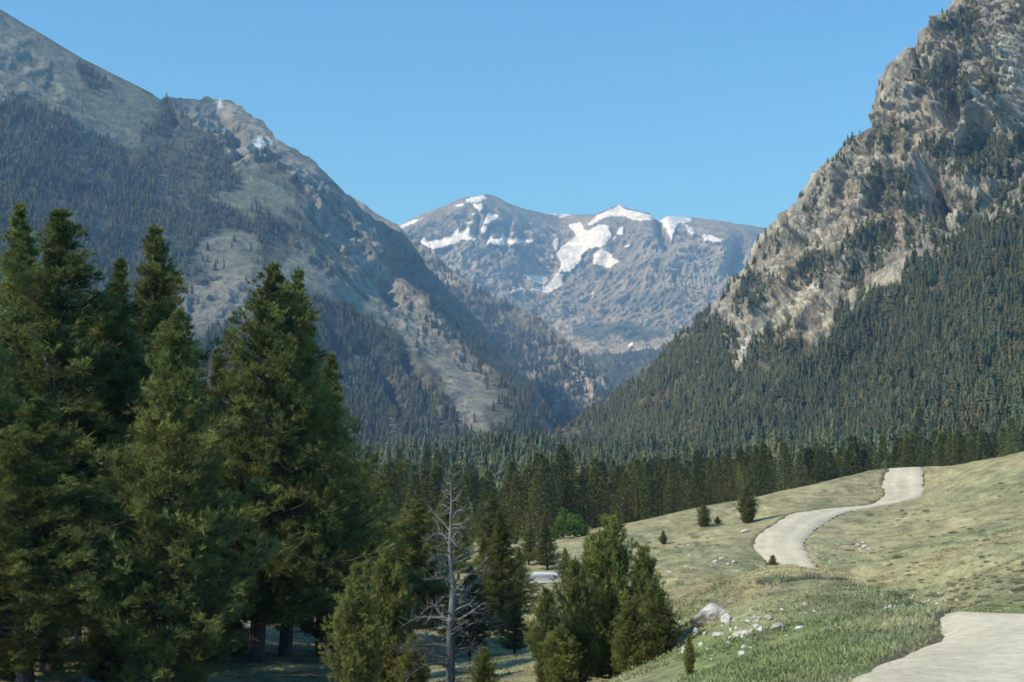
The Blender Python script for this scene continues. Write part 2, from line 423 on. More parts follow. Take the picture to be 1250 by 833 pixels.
# ================================================================== MOUNTAINS
class Sheet: pass
def norm_(v): return v / (np.linalg.norm(v, axis=-1, keepdims=True) + 1e-9)
def build_sheet(name, PX, PY, D, disp_fn, color_fn, mat, back=None, label="", radial=.3, cavity=.22):
    """grid rows x cols of survey points (image bearing + distance) -> displaced terrain mesh"""
    s = Sheet()
    P = unproj(PX, PY, D)
    du = np.gradient(P, axis=1); dv = np.gradient(P, axis=0)
    Nn = np.cross(du, dv); Nn /= np.linalg.norm(Nn, axis=-1, keepdims=True) + 1e-9
    flip = np.sign((Nn * P).sum(-1).mean()); Nn = -Nn * (1 if flip > 0 else -1) * 1.0
    d = disp_fn(PX, PY, P)
    Rd = -norm_(P * np.array([1, 1, 0.6]))
    P2 = P + (Nn * (1 - radial) + Rd * radial * 1.5) * d[..., None]
    RX, RY = proj(P2)
    du = np.gradient(P2, axis=1); dv = np.gradient(P2, axis=0)
    N2 = np.cross(du, dv); N2 /= np.linalg.norm(N2, axis=-1, keepdims=True) + 1e-9
    if (N2 * P2).sum(-1).mean() > 0: N2 = -N2
    C = color_fn(RX, RY, P2, N2)
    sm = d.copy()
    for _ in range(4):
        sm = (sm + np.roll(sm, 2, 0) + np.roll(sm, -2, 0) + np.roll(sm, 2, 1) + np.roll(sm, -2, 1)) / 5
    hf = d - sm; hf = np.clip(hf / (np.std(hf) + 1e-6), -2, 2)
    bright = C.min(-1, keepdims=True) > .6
    C = C * np.where(bright, 1.0, np.clip(1 + cavity * hf[..., None], .35, 1.6))  # crevice shading put into the colour: hollows darker, bumps lighter
    s.P, s.N, s.PX, s.PY, s.D = P2, N2, RX, RY, D
    V, CC = P2, C
    if back is not None:
        V = np.concatenate([P2, back(P2)], axis=back.axis); CC = np.concatenate([C, np.repeat(np.take(C, [-1], axis=back.axis), back.n, axis=back.axis)], axis=back.axis)
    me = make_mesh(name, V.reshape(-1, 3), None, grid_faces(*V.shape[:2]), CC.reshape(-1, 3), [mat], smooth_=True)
    s.o = link(name, me, kind="structure", label=label)
    return s
class Back:
    """far side of a ridge: continues behind the crest and falls away"""
    def __init__(s, axis, step, drop, n=10): s.axis, s.step, s.drop, s.n = axis, step, drop, n
    def __call__(s, P):
        e = np.take(P, [-1], axis=s.axis)
        rows = []
        for k in range(1, s.n + 1):
            r = e.copy(); h = s.step * k
            rad = e[..., :2] / np.linalg.norm(e[..., :2], axis=-1, keepdims=True)
            r[..., :2] += rad * h; r[..., 2] -= s.drop * h * (0.35 + 0.65 * min(1, k / 4))
            rows.append(r)
        return np.concatenate(rows, axis=s.axis)

def interp(poly):
    a = np.array(poly, float); return lambda x: np.interp(x, a[:, 0], a[:, 1])
def nz(poly): return [tuple(p) for p in poly]

# ---- left mountain (columns)
L_RIDGE = interp([(-260,-150),(-120,-60),(0,12),(60,48),(100,72),(140,92),(165,104),(185,114),(196,122),(205,117),(215,119),(255,118),(285,124),(305,140),(320,146),(330,160),(338,172),(350,176),(370,190),(385,200),(400,215),(420,235),(440,252),(452,262),(470,275),(489,284),(500,296),(520,322),(536,340),(560,366),(585,392),(610,418),(630,442),(650,470),(665,492),(700,545),(720,580)])
LD = np.array([(-260,600,900),(-260,400,1200),(-260,150,1900),(-260,-150,2700),
 (0,600,1050),(0,400,1500),(0,250,1900),(0,120,2350),(0,12,2700),
 (200,600,1250),(200,400,1750),(200,250,2250),(200,120,2750),(250,180,2600),(255,118,2900),(285,215,2480),(330,160,2800),(400,215,2720),
 (400,600,1450),(400,450,1800),(400,350,2120),(380,280,2380),(452,262,2750),(440,320,2440),
 (455,272,2740),(478,332,2580),(523,366,2430),(568,422,2230),(613,457,2080),(660,505,1900),(560,600,1500),(700,600,1700),(720,580,2000),
 (470,285,2690)], float)
lt = TPS(LD[:, :2] / 300, LD[:, 2], 1e-4)
nu, nv = 620, 430
u = np.linspace(-260, 718, nu); v = np.linspace(0, 1, nv)
PX, Vv = np.meshgrid(u, v)
PY = 600 + (L_RIDGE(PX) + (fbm(np.stack([PX / 9, 0 * PX, 0 * PX], -1), 4, seed=2) - .5) * 9 * smooth(PX, 150, 300) - 600) * Vv
_xb = np.array([(440,240),(455,262),(458,272),(478,332),(523,366),(568,422),(613,457),(675,512),(700,560),(720,600)], float)
XB = np.interp(PY, _xb[:, 1], _xb[:, 0]) + (fbm(np.stack([PY / 14, 0 * PY, 0 * PY], -1), 4, seed=13) - .5) * 16
DX = np.clip(PX - XB, 0, 200) * smooth(600 - PY, 0, 90)
D = lt((PX - DX) / 300, PY / 300) + 15.0 * DX
L_CLIFF = [([(196,116),(290,118),(345,170),(440,248),(490,284),(478,330),(500,350),(560,400),(620,470),(590,470),(520,410),(470,370),(430,330),(400,290),(360,235),(330,200),(290,215),(260,165),(210,130)], 1.0),
           ([(430,400),(500,430),(560,470),(575,525),(480,525),(420,470)], .8), ([(210,330),(300,330),(330,380),(240,400)], .35), ([(-260,60),(0,110),(90,150),(160,190),(100,240),(0,230),(-260,200)], .35),
           ([(330,270),(470,350),(560,440),(520,430),(400,330)], .5), ([(-50,-80),(60,60),(80,120),(-50,110)], .3)]
def soft(px, py, polys, jit=9, seed=0, sc=22, w_=2.5):
    q = np.stack([px / sc, py / sc, 0 * px], -1)
    jx = (fbm(q, 4, seed=seed) - .5) * 2 * jit; jy = (fbm(q + 40, 4, seed=seed + 1) - .5) * 2 * jit
    m = np.zeros(px.shape)
    for p, w in polys:
        k = 0
        for ox, oy in ((0, 0), (w_, 0), (-w_, 0), (0, w_), (0, -w_)):
            k = k + inpoly(px + jx + ox, py + jy + oy, p)
        m = np.maximum(m, w * k / 5.0)
    return m
L_SPURS = [([(385,262),(430,300),(470,350),(480,365)], 9, 75), ([(540,318),(560,345)], 8, 40), ([(440,420),(470,450),(490,500)], 9, 45), ([(497,430),(515,460),(525,500)], 8, 45),
           ([(265,130),(285,160),(290,190)], 9, 45), ([(205,125),(215,150)],5,30), ([(405,395),(420,430)], 8, 35)]
def ldisp(px, py, P):
    cl = soft(px, py, L_CLIFF, 14, 11, 40)
    q = P / np.array([60., 60., 110.])
    big = fbm(P / 420., 3, seed=1, ridged=True) - .5
    r = fbm(q, 5, seed=4, ridged=True, gain=.55) - .55
    fac = soft(px, py, [([(458,262),(489,284),(536,340),(585,392),(630,442),(665,492),(700,545),(675,520),(613,462),(568,428),(523,372),(478,338)], 1.0)], 2, 12)
    cl = cl * (1 - .9 * fac)
    d = big * 34 * (1 - .7 * fac) + r * (4 + 40 * cl * (1 - .5 * smooth(py, 370, 420))) + (fbm(P / 25., 3, seed=8) - .5) * (2.5 + 6 * cl)
    for line, w, dep in L_SPURS:
        d = d - .6 * dep * np.exp(-(segdist(px, py, line) / w / .8) ** 2)
    fade = smooth(L_RIDGE(px) - py, -3, -40) * 0.85 + .15
    return d * fade
L_FOREST = [([(-260,40),(-60,105),(0,121),(44,121),(84,141),(124,171),(165,183),(171,161),(202,120),(215,131),(249,158),(279,178),(275,192),(299,215),(296,232),(255,239),(279,252),(330,262),(370,285),(350,325),(318,322),(315,285),(285,280),(250,285),(240,310),(262,350),(215,340),(200,400),(250,620),(-260,620)], 1.0),
            ([(360,352),(420,372),(480,400),(535,455),(572,525),(590,620),(240,620),(230,420),(300,392)], .95),
            ([(84,80),(105,76),(134,100),(132,112),(110,108)], 1.0), ([(296,185),(330,195),(376,235),(365,245),(320,215)], .7),
            ([(300,240),(370,262),(440,335),(420,350),(345,300)], .45), ([(246,300),(315,290),(300,384),(215,380)], .14), ([(560,380),(640,460),(700,520),(710,560),(640,530),(600,470)], .6),
            ([(470,280),(560,370),(640,470),(600,455),(500,340)], .35), ([(330,190),(470,290),(440,300),(340,230)], .12), ([(590,490),(640,500),(700,560),(600,560)], .75), ([(500,370),(570,420),(620,470),(600,480),(530,410)],.35)]
L_BARE = [([(246,284),(315,286),(305,330),(300,384),(240,384),(215,340)], .8), ([(285,190),(350,215),(372,250),(320,262),(262,250),(300,235)], .8), ([(330,290),(400,300),(480,360),(560,430),(632,525),(570,525),(520,465),(470,398),(420,375),(360,352),(318,315)], 1.0)]
def lcol(px, py, P, N):
    q = P / 60.
    n1 = fbm(q, 5, seed=14); n2 = fbm(P / 200., 4, seed=15)
    rock = np.array([0.172, 0.186, 0.175]); grass = np.array([0.15, 0.175, 0.13]); scree = np.array([0.205, 0.215, 0.205]); dark = np.array([0.075, 0.08, 0.062]); palerock = np.array([0.225, 0.228, 0.235])
    g_ = smooth(n2, .42, .6)[..., None] * 0.8
    c = rock * (1 - g_) + grass * g_
    cl = soft(px, py, L_CLIFF, 14, 11, 40)[..., None]
    c = c * (1 - cl) + (palerock * (.55 + .9 * n1[..., None])) * cl
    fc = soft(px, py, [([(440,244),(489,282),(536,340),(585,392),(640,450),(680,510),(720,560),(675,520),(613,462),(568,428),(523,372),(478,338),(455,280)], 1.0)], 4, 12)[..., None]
    c = c * (1 - fc * .55) + np.array([.075, .08, .07]) * fc * .55  # shade of the gully wall deepened by painting its rock darker
    b = soft(px, py, L_BARE, 6, 17)[..., None]
    strk = fbm(np.stack([(px + .75 * py) / 5., (py - px) / 70., 0 * px], -1), 4, seed=18)[..., None]
    c = c * (1 - b * .8) + scree * (.6 + .45 * n1[..., None] + .4 * strk) * b * .8
    f = soft(px, py, L_FOREST, 8, 19)[..., None]
    c = c * (1 - f * .85) + dark * f * .85
    gr = soft(px, py, [([(40,90),(130,115),(200,135),(170,170),(110,160),(60,125)], .6), ([(290,190),(360,240),(300,262),(250,245)], .7), ([(200,116),(260,114),(300,128),(250,126)], .8)], 8, 23)[..., None]
    c = c * (1 - gr) + grass * gr
    s = soft(px, py, [([(306,181),(312,168),(325,166),(333,173),(322,180),(310,183)], 1), ([(264,122),(270,122),(270,133),(266,134)], 1)], 3, 29, 6)[..., None]
    c = c * (1 - s) + np.array([.85, .87, .9]) * s
    return np.clip(c * 1.0, 0.01, 1)
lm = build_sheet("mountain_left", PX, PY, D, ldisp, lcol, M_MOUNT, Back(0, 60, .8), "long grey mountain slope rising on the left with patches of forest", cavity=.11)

# ---- spur behind the left mountain
SB = interp([(420,235),(489,277),(531,312),(572,345),(600,358),(629,373),(655,388),(678,402),(692,416),(703,430),(720,445),(735,455),(748,470),(765,500),(790,540)])
u = np.linspace(420, 790, 260); v = np.linspace(0, 1, 190)
PX, Vv = np.meshgrid(u, v)
PY = 600 + (SB(PX) + (fbm(np.stack([PX / 7, 0 * PX, 0 * PX], -1), 4, seed=62) - .5) * 7 - 600) * Vv
bt = TPS(np.array([(420,235),(489,277),(600,358),(703,430),(748,470),(790,540),(500,400),(600,450),(680,490),(790,600),(600,600),(420,600),(640,420)]) / 300., [5200,4900,4500,3900,3500,2700,4600,3900,3200,2400,3000,3600,4250], 1e-4)
D = bt(PX / 300, PY / 300)
def bdisp(px, py, P):
    return (fbm(P / 380., 4, seed=71, ridged=True) - .5) * 110 * smooth(py - SB(px), 0, 40) + (fbm(P / 90., 4, seed=72, ridged=True) - .5) * 40
def bcol(px, py, P, N):
    n1 = fbm(P / 90., 5, seed=74)[..., None]
    c = np.array([0.20, 0.195, 0.175]) * (.6 + .8 * n1)
    f = soft(px, py, [([(540,330),(640,385),(690,430),(660,520),(560,520),(520,340)], .75)], 12, 75)[..., None]
    c = c * (1 - f * .7) + np.array([.07, .08, .05]) * f * .7
    r = soft(px, py, [([(695,455),(745,470),(730,490),(700,475)], .9), ([(540,310),(560,350),(545,360),(528,330)], .7)], 6, 76)[..., None]
    return c * (1 - r) + np.array([.33, .30, .26]) * r
sb = build_sheet("mountain_spur", PX, PY, D, bdisp, bcol, M_MOUNT, Back(0, 80, .8), "wooded spur behind the shadowed gully")

# ---- far snowy mountain
FR = interp([(430,300),(470,285),(489,274),(515,262),(545,250),(558,244),(570,241),(595,237),(605,240),(620,248),(640,255),(665,261),(700,262),(725,262),(740,257),(755,250),(765,254),(800,262),(850,266),(900,273),(935,278),(1000,286),(1060,300)])
u = np.linspace(440, 1050, 760); v = np.linspace(0, 1, 330)
PX, Vv = np.meshgrid(u, v)
PY = 480 + (FR(PX) + (fbm(np.stack([PX / 12, 0 * PX, 0 * PX], -1), 4, seed=82) - .5) * 2.5 - 480) * Vv
FD = np.array([(440,300,8000),(490,274,8300),(545,250,8500),(595,237,8600),(640,255,8900),(690,263,9400),(755,250,8900),(850,266,8900),(935,278,9100),(1050,300,9000),
  (520,300,7900),(590,292,7950),(640,290,8150),(560,340,7650),(630,330,7850),(700,300,8500),(720,270,8750),(665,335,8050),(645,350,7850),(690,320,8150),(700,345,8050),(735,290,8350),(760,300,8050),(790,285,7900),(830,290,7850),(880,295,7800),(860,275,8500),(920,300,8100),
  (600,380,7300),(700,400,7300),(800,380,7200),(850,350,7400),(900,380,7200),(700,435,6500),(800,435,6300),(900,430,6300),(600,440,6600),(440,440,6800),(1050,440,6500),(700,480,5900),(900,480,5800)], float)
ft = TPS(FD[:, :2] / 300, FD[:, 2], 1e-4)
D = ft(PX / 300, PY / 300)
def P12(l): return [(x / 5.208 + 480, y / 5.208 + 220) for x, y in l]
def P13(l): return [(x / 3.906 + 620, y / 3.906 + 240) for x, y in l]
SNOW = [P12([(36,300),(60,280),(100,262),(195,236),(150,264),(60,303)]), P12([(460,120),(500,108),(580,98),(590,120),(540,140),(470,140)]), P12([(505,150),(560,148),(575,170),(550,192),(520,172)]),
 P12([(400,155),(450,150),(440,170),(398,172)]), P12([(600,208),(672,222),(662,248),(625,260),(600,278),(574,274)]), P12([(568,290),(600,288),(584,335),(560,338)]),
 P12([(166,402),(200,362),(218,390),(300,380),(380,350),(408,300),(416,330),(440,330),(482,296),(492,345),(545,355),(520,384),(440,382),(380,408),(260,440)]),
 P12([(588,414),(625,336),(642,372),(690,375),(700,330),(718,370),(790,372),(900,380),(892,394),(800,400),(680,415),(620,398)]), P12([(930,210),(1010,213),(1165,200),(1160,212),(1060,238),(1040,226)]),
 P12([(470,265),(510,262),(490,280)]), P12([(1020,380),(1055,365),(1045,440),(1025,440)]), P12([(500,210),(520,212),(505,232)]), P12([(1000,480),(1025,470),(1015,500)]),P12([(730,330),(770,332),(760,345)]),
 P13([(376,136),(430,88),(500,58),(530,38),(562,62),(650,82),(720,90),(865,98),(875,114),(840,128),(812,124),(797,162),(779,212),(766,182),(738,130),(708,110),(640,114),(590,110),(560,92),(500,92),(450,104),(400,136)]),
 P13([(288,138),(342,122),(362,150),(380,165),(430,135),(475,138),(494,180),(470,224),(440,238),(390,248),(352,272),(350,302),(312,342),(300,358),(243,360),(255,320),(228,265),(260,240),(300,205),(330,190),(308,165)]),
 P13([(412,265),(450,242),(492,242),(488,275),(530,310),(490,344),(440,328),(405,320)]), P13([(228,362),(266,368),(258,422),(190,462),(105,442),(170,428),(210,400)]), P13([(72,374),(140,376),(196,388),(172,418),(118,408)]),
 P13([(6,452),(78,432),(62,447),(18,464)]), P13([(515,172),(547,140),(548,178),(528,184)]), P13([(928,184),(957,184),(1018,206),(1010,217),(940,212)]), P13([(828,130),(852,134),(897,170),(884,180)]), P13([(545,245),(585,222),(575,238)]), P13([(500,190),(515,188),(510,215)]), P13([(395,455),(412,455),(400,478)]), P13([(570,715),(600,690),(592,712)])]
F_GUL = [([(805,266),(808,280),(812,290)], 6, 130), ([(903,302),(898,325)], 9, 150), ([(622,268),(618,300)], 5, 70), ([(585,262),(580,285)], 4, 60), ([(745,290),(735,330)], 7, 70), ([(640,275),(645,310)], 7, 60)]
def fdisp(px, py, P):
    fade = smooth(py - FR(px), 2, 25)
    low = smooth(py, 400, 440)
    sn = soft(px, py, [(p, 1.0) for p in SNOW], 1.6, 90, 3.0, .5)
    wx = P + (fbm(P / 300., 3, seed=83)[..., None] - .5) * np.array([160., 160., 60.])
    r = fbm(wx / np.array([95., 110., 420.]), 5, seed=84, gain=.62) - .5
    r2 = fbm(wx / 90. + 31, 5, seed=81, gain=.6) - .5
    d = (r * 150 + r2 * 60) * fade * (1 - .5 * low) + (fbm(P / 800., 3, seed=85) - .5) * 260 * fade
    d = d * (1 - .8 * sn)
    for line, w, dep in F_GUL: d = d - dep * np.exp(-(segdist(px, py, line) / w) ** 2)
    return d
def fcol(px, py, P, N):
    n1 = fbm(P / 260., 5, seed=86)[..., None]; n2 = fbm(P / 700., 4, seed=87)[..., None]
    c = np.array([0.25, 0.238, 0.225]) * (.35 + 1.3 * n1)
    top = smooth(26 - (py - FR(px)), 0, 26)[..., None]
    c = c * (1 - top * .7) + np.array([.27, .24, .21]) * top * .7
    w = smooth(n2, .52, .62) * smooth(py, 320, 380)[..., None] * .7
    c = c * (1 - w) + np.array([.28, .25, .21]) * w
    g_ = soft(px, py, [([(700,395),(760,390),(800,400),(815,390),(818,415),(790,420),(750,412),(735,420),(700,415)], .9), ([(740,365),(830,350),(850,365),(780,380)], .5)], 9, 88)[..., None]
    c = c * (1 - g_) + np.array([.06, .085, .05]) * g_
    sc = soft(px, py, [([(640,385),(700,395),(700,410),(760,425),(860,405),(930,400),(930,440),(700,440),(640,420)], .8), ([(665,318),(688,322),(690,345),(640,352),(622,352),(640,340)], .8)], 8, 89)[..., None]
    c = c * (1 - sc) + np.array([.36, .325, .28]) * sc
    s = soft(px, py, [(p, 1.0) for p in SNOW], 1.6, 90, 3.0, .5)[..., None]
    nf = fbm(P / 45., 4, seed=95, gain=.6)[..., None]
    s = smooth(s + (nf - .5) * 1.1 * (s > 0), .3, .62)
    return c * (1 - s) + np.array([.95, .935, .91]) * (.9 + .2 * n2) * s
fm = build_sheet("mountain_far", PX, PY, D, fdisp, fcol, M_FAR, Back(0, 300, .3), "distant snow streaked grey mountain closing the valley", radial=.6, cavity=.2)

# ---- dark wooded headwall below the far mountain
HR = interp([(640,455),(700,440),(740,432),(780,427),(830,421),(900,415),(960,410)])
u = np.linspace(640, 960, 160); v = np.linspace(0, 1, 60)
PX, Vv = np.meshgrid(u, v)
PY = 560 + (HR(PX) + (fbm(np.stack([PX / 9, 0 * PX, 0 * PX], -1), 4, seed=92) - .5) * 5 - 560) * Vv
D = 3600 + 1900 * Vv
hw = build_sheet("hill_headwall", PX, PY, D, lambda a, b, P: (fbm(P / 300., 4, seed=93, ridged=True) - .5) * 80,
                 lambda a, b, P, N: np.array([.07, .085, .055]) * (.5 + fbm(P / 60., 4, seed=94)[..., None]), M_MOUNT, Back(0, 120, .5), "dark wooded valley head")

# ---- right mountain (rows from valley side to the right)
RR = [(640,560),(660,540),(680,524),(700,510),(725,492),(745,480),(770,462),(800,440),(820,420),(845,396),(870,372),(885,350),(905,322),(925,288),(940,272),(958,256),(972,238),(990,212),(1008,196),(1024,178),(1040,164),(1059,152),(1062,136),(1068,112),(1078,92),(1090,72),(1104,58),(1116,54),(1120,46),(1130,34),(1138,26),(1152,18),(1164,6),(1170,-14),(1190,-60),(1230,-150)]
ra = np.array(RR, float); order = np.argsort(-ra[:, 1], kind='stable')
def ridgeX(py):
    a = ra.copy()
    yy = -np.maximum.accumulate(-a[:, 1] + np.arange(len(a)) * 1e-3)
    return np.interp(-py, -yy, a[:, 0])
RD = np.array([(1250,620,380),(1450,620,300),(1450,400,600),(1450,200,820),(1450,0,950),(1450,-150,1000),(1250,500,560),(1250,400,720),(1250,300,870),(1250,200,1000),(1250,100,1060),(1250,0,1110),(1250,-150,1180),
 (1100,620,470),(1100,500,680),(1100,400,860),(1100,300,1010),(1100,200,1130),(1100,60,1270),(1170,0,1230),(1170,150,1110),
 (1000,620,590),(1000,500,810),(1000,400,1000),(1000,300,1160),(1000,210,1320),
 (900,620,730),(900,500,980),(900,400,1210),(900,340,1370),(800,620,860),(800,500,1180),(800,440,1430),(680,620,1000),(680,525,1480),(745,480,1480),(930,280,1400),(640,600,1200)], float)
rt = TPS(RD[:, :2] / 300, RD[:, 2], 1e-4)
nr, nc = 620, 560
rows = np.concatenate([np.linspace(640, 560, 40, endpoint=False), np.linspace(560, -10, 540, endpoint=False), np.linspace(-10, -150, 40)])
us = np.linspace(0, 1, nc)
PY, Uu = np.meshgrid(rows, us, indexing='ij')
rx = ridgeX(PY)
rx = rx + (fbm(np.stack([PY / 10, 0 * PY, 0 * PY], -1), 4, seed=102) - .5) * 14 * smooth(560 - PY, 0, 60)
PX = rx + (1460 - rx) * (1 - Uu)
D = rt(PX / 300, PY / 300)
# ledges/cliffs: rows where the wall stands steeper
R_CLIFF = [([(1170,-200),(1500,-200),(1500,120),(1250,165),(1200,170),(1130,170),(1050,230),(1045,300),(1100,330),(1250,240),(1500,200),(1500,-200)], 1.0),
           ([(700,500),(800,430),(870,365),(940,265),(1060,140),(1170,-20),(1500,-150),(1500,230),(1250,245),(1200,270),(1150,305),(1090,345),(1040,370),(1000,400),(940,430),(905,470),(890,430),(870,400),(800,445)], 1.0),
           ([(700,515),(760,500),(860,480),(900,520),(820,560)], .25), ([(1000,395),(1100,390),(1240,300),(1250,340),(1120,440),(1010,440)], .35)]
R_FOREST_SOLID = [([(640,620),(640,565),(700,512),(770,465),(826,415),(856,382),(880,395),(893,440),(905,468),(925,425),(960,408),(1003,418),(1030,385),(1065,365),(1100,345),(1150,312),(1200,278),(1250,250),(1500,170),(1500,700),(640,700)], 1.0)]
R_PATCH = [([(1132,36),(1150,20),(1196,10),(1200,40),(1186,60),(1160,50)], .9), ([(1119,84),(1150,78),(1186,90),(1190,128),(1160,130),(1140,110),(1112,120)], .8),
           ([(1018,185),(1030,168),(1048,152),(1050,180),(1040,205),(1015,212)], .9), ([(1045,162),(1090,150),(1115,160),(1110,185),(1060,192)], .7),
           ([(1166,185),(1200,168),(1250,165),(1400,150),(1400,200),(1250,218),(1200,225),(1166,212)], .95), ([(1122,175),(1166,168),(1166,201),(1130,205)], .7),
           ([(1045,215),(1080,205),(1115,210),(1105,250),(1060,258)], .75), ([(1172,240),(1250,225),(1400,200),(1400,260),(1250,260),(1190,285)], .55),
           ([(975,262),(1000,215),(1012,200),(1010,230),(990,270)], .55), ([(960,330),(1000,305),(1040,320),(1010,350),(970,370)], .6), ([(1040,290),(1085,265),(1095,300),(1060,350),(1030,360)], .7),
           ([(880,350),(930,330),(960,350),(930,370),(890,385)], .7), ([(1100,250),(1145,240),(1150,300),(1110,310)], .45), ([(920,300),(950,280),(960,300),(930,330)], .35),
           ([(1205,60),(1225,90),(1215,130),(1195,110)], .5)]
R_BARE = [([(917,412),(935,385),(960,365),(1000,342),(1003,352),(975,375),(960,402),(935,412)], 1.0), ([(895,455),(900,425),(912,405),(915,420),(905,448)], 1.0), ([(1000,395),(1020,388),(1012,410)], .8), ([(1065,345),(1090,330),(1100,340),(1075,352)], .8)]
R_CRACKS = [([(1186,5),(1172,30),(1160,70),(1164,110),(1168,165)], 5, 26), ([(1166,118),(1170,160)], 5, 26), ([(1146,208),(1150,250),(1155,290)], 5, 34), ([(1112,55),(1116,84)], 4, 22), ([(1238,0),(1232,40),(1220,100)], 6, 30),
            ([(1095,150),(1090,190)], 7, 25), ([(1000,300),(985,330)], 8, 30), ([(950,275),(942,300)], 6, 25), ([(1052,195),(1040,230)], 6, 25), ([(1035,235),(1010,280)], 7, 30), ([(1096,250),(1085,300)], 8, 30), ([(1205,215),(1196,265)], 7, 30),([(1190,60),(1180,100)],5,25)]
R_PILLARS = [([(1130,218),(1128,275)], 13, 24), ([(1085,90),(1078,150)], 14, 20), ([(1195,100),(1200,150)], 14, 20), ([(1150,120),(1155,155)], 12, 22), ([(1215,240),(1205,270)], 12, 22), ([(975,370),(940,400)], 10, 14), ([(1245,60),(1240,150)], 12, 20)]
def rdisp(px, py, P):
    cl = soft(px, py, R_CLIFF, 14, 111, 40)
    d = (fbm(P / 260., 3, seed=112, ridged=True) - .5) * 55
    q = P / np.array([24., 24., 60.])
    d = d + (fbm(q, 6, seed=113, ridged=True, gain=.6) - .55) * (4 + 16 * cl) + (fbm(P / np.array([75., 75., 190.]), 3, seed=116, ridged=True) - .5) * 36 * cl
    st = P[..., 2] / 26. + fbm(P / 60., 3, seed=115) * 3
    d = d + (np.abs((st % 1) - .5) - .25) * 8 * cl                 # broken ledges
    d = d + (fbm(P / 9., 4, seed=114, ridged=True, gain=.6) - .5) * (1.5 + 9 * cl)
    wj = .7 + .9 * fbm(P / 14., 2, seed=117)
    m_ = fbm(P / np.array([42., 42., 150.]) + 7, 4, seed=118, gain=.55) * 13
    d = d + (np.floor(m_) + smooth(m_ - np.floor(m_), 0, .22) - 6.9) * 3.0 * cl
    m_ = fbm(P / np.array([70., 70., 30.]) + 3, 3, seed=119) * 9
    d = d + (np.floor(m_) + smooth(m_ - np.floor(m_), 0, .25) - 4.9) * 2.0 * cl
    for line, w, dep in R_CRACKS: d = d - dep * wj * np.exp(-(segdist(px, py, line) / w) ** 2)
    for line, w, dep in R_PILLARS: d = d + dep * wj * np.exp(-(segdist(px, py, line) / w) ** 4)
    return d * (0.15 + 0.85 * smooth(px - ridgeX(py), 0, 26))
def rcol(px, py, P, N):
    n1 = fbm(P / np.array([22., 22., 40.]), 5, seed=121)[..., None]; n2 = fbm(P / 110., 4, seed=122)[..., None]; n3 = fbm(P / 45. + 9, 4, seed=123)[..., None]
    grey = np.array([0.41, 0.385, 0.37]); tan = np.array([0.49, 0.42, 0.37]); pale = np.array([0.52, 0.49, 0.455]); soil = np.array([0.10, 0.095, 0.055])
    w = smooth(n3, .48, .62) * .75
    c = grey * (1 - w) + tan * w
    w = smooth(n2, .5, .68) * .7
    c = c * (1 - w) + pale * w
    c = c * (.5 + 1.0 * n1)
    flat = smooth(N[..., 2], .45, .75)[..., None]
    c = c * (1 - flat * .2) + np.array([.17, .16, .10]) * flat * .2
    pt = soft(px, py, R_PATCH, 8, 131)[..., None]
    c = c * (1 - pt * .5) + soil * pt * .5
    f = soft(px, py, R_FOREST_SOLID, 12, 132, 30)[..., None]
    c = c * (1 - f * .85) + soil * (.6 + .8 * n1) * f * .85
    b = soft(px, py, R_BARE, 6, 133)[..., None]
    c = c * (1 - b) + np.array([.62, .59, .51]) * (.7 + .6 * n1) * b
    return np.clip(c, .01, 1)
rm = build_sheet("mountain_right", PX, PY, D, rdisp, rcol, M_ROCKFACE, Back(1, 50, .9), "craggy tan cliff mountain on the right with forested lower slope", cavity=.12)

# ================================================================== DETAILED CONIFERS
def norm(v): return v / (np.linalg.norm(v, axis=-1, keepdims=True) + 1e-9)

def tube(path, rad, sides=6):
    path = np.asarray(path, float); n = len(path)
    t = norm(np.gradient(path, axis=0)); up = np.array([0.3, 0.9, 0.2])
    a = norm(np.cross(t, up)); b = np.cross(t, a)
    ang = np.linspace(0, 2 * np.pi, sides, endpoint=False)
    V = path[:, None] + (a[:, None] * np.cos(ang)[None, :, None] + b[:, None] * np.sin(ang)[None, :, None]) * np.asarray(rad)[:, None, None]
    i = np.arange(n * sides).reshape(n, sides)
    q = np.stack([i[:-1], np.roll(i[:-1], -1, 1), np.roll(i[1:], -1, 1), i[1:]], -1).reshape(-1, 4)
    return V.reshape(-1, 3), q

def blades(O, Dr, length, width, K, spread, r, along=0.6, droop=0.0):
    """K thin triangular needles bunches per twig (origin O, direction Dr)"""
    n = len(O)
    o = np.repeat(O, K, 0); d = np.repeat(Dr, K, 0)
    L = np.repeat(np.broadcast_to(length, (n,)), K)
    start = o + d * (r.uniform(0, along, n * K) * L)[:, None]
    rd = norm(r.normal(size=(n * K, 3)))
    dd = norm(d + rd * spread)
    le = L * r.uniform(.55, 1.0, n * K)
    side = norm(np.cross(dd, r.normal(size=(n * K, 3))))
    w = width * r.uniform(.7, 1.3, n * K)
    a = start - side * w[:, None] / 2; b = start + side * w[:, None] / 2; c = start + dd * le[:, None]
    c[:, 2] -= droop * le
    V = np.stack([a, b, c], 1).reshape(-1, 3)
    return V, np.arange(n * K * 3).reshape(-1, 3)

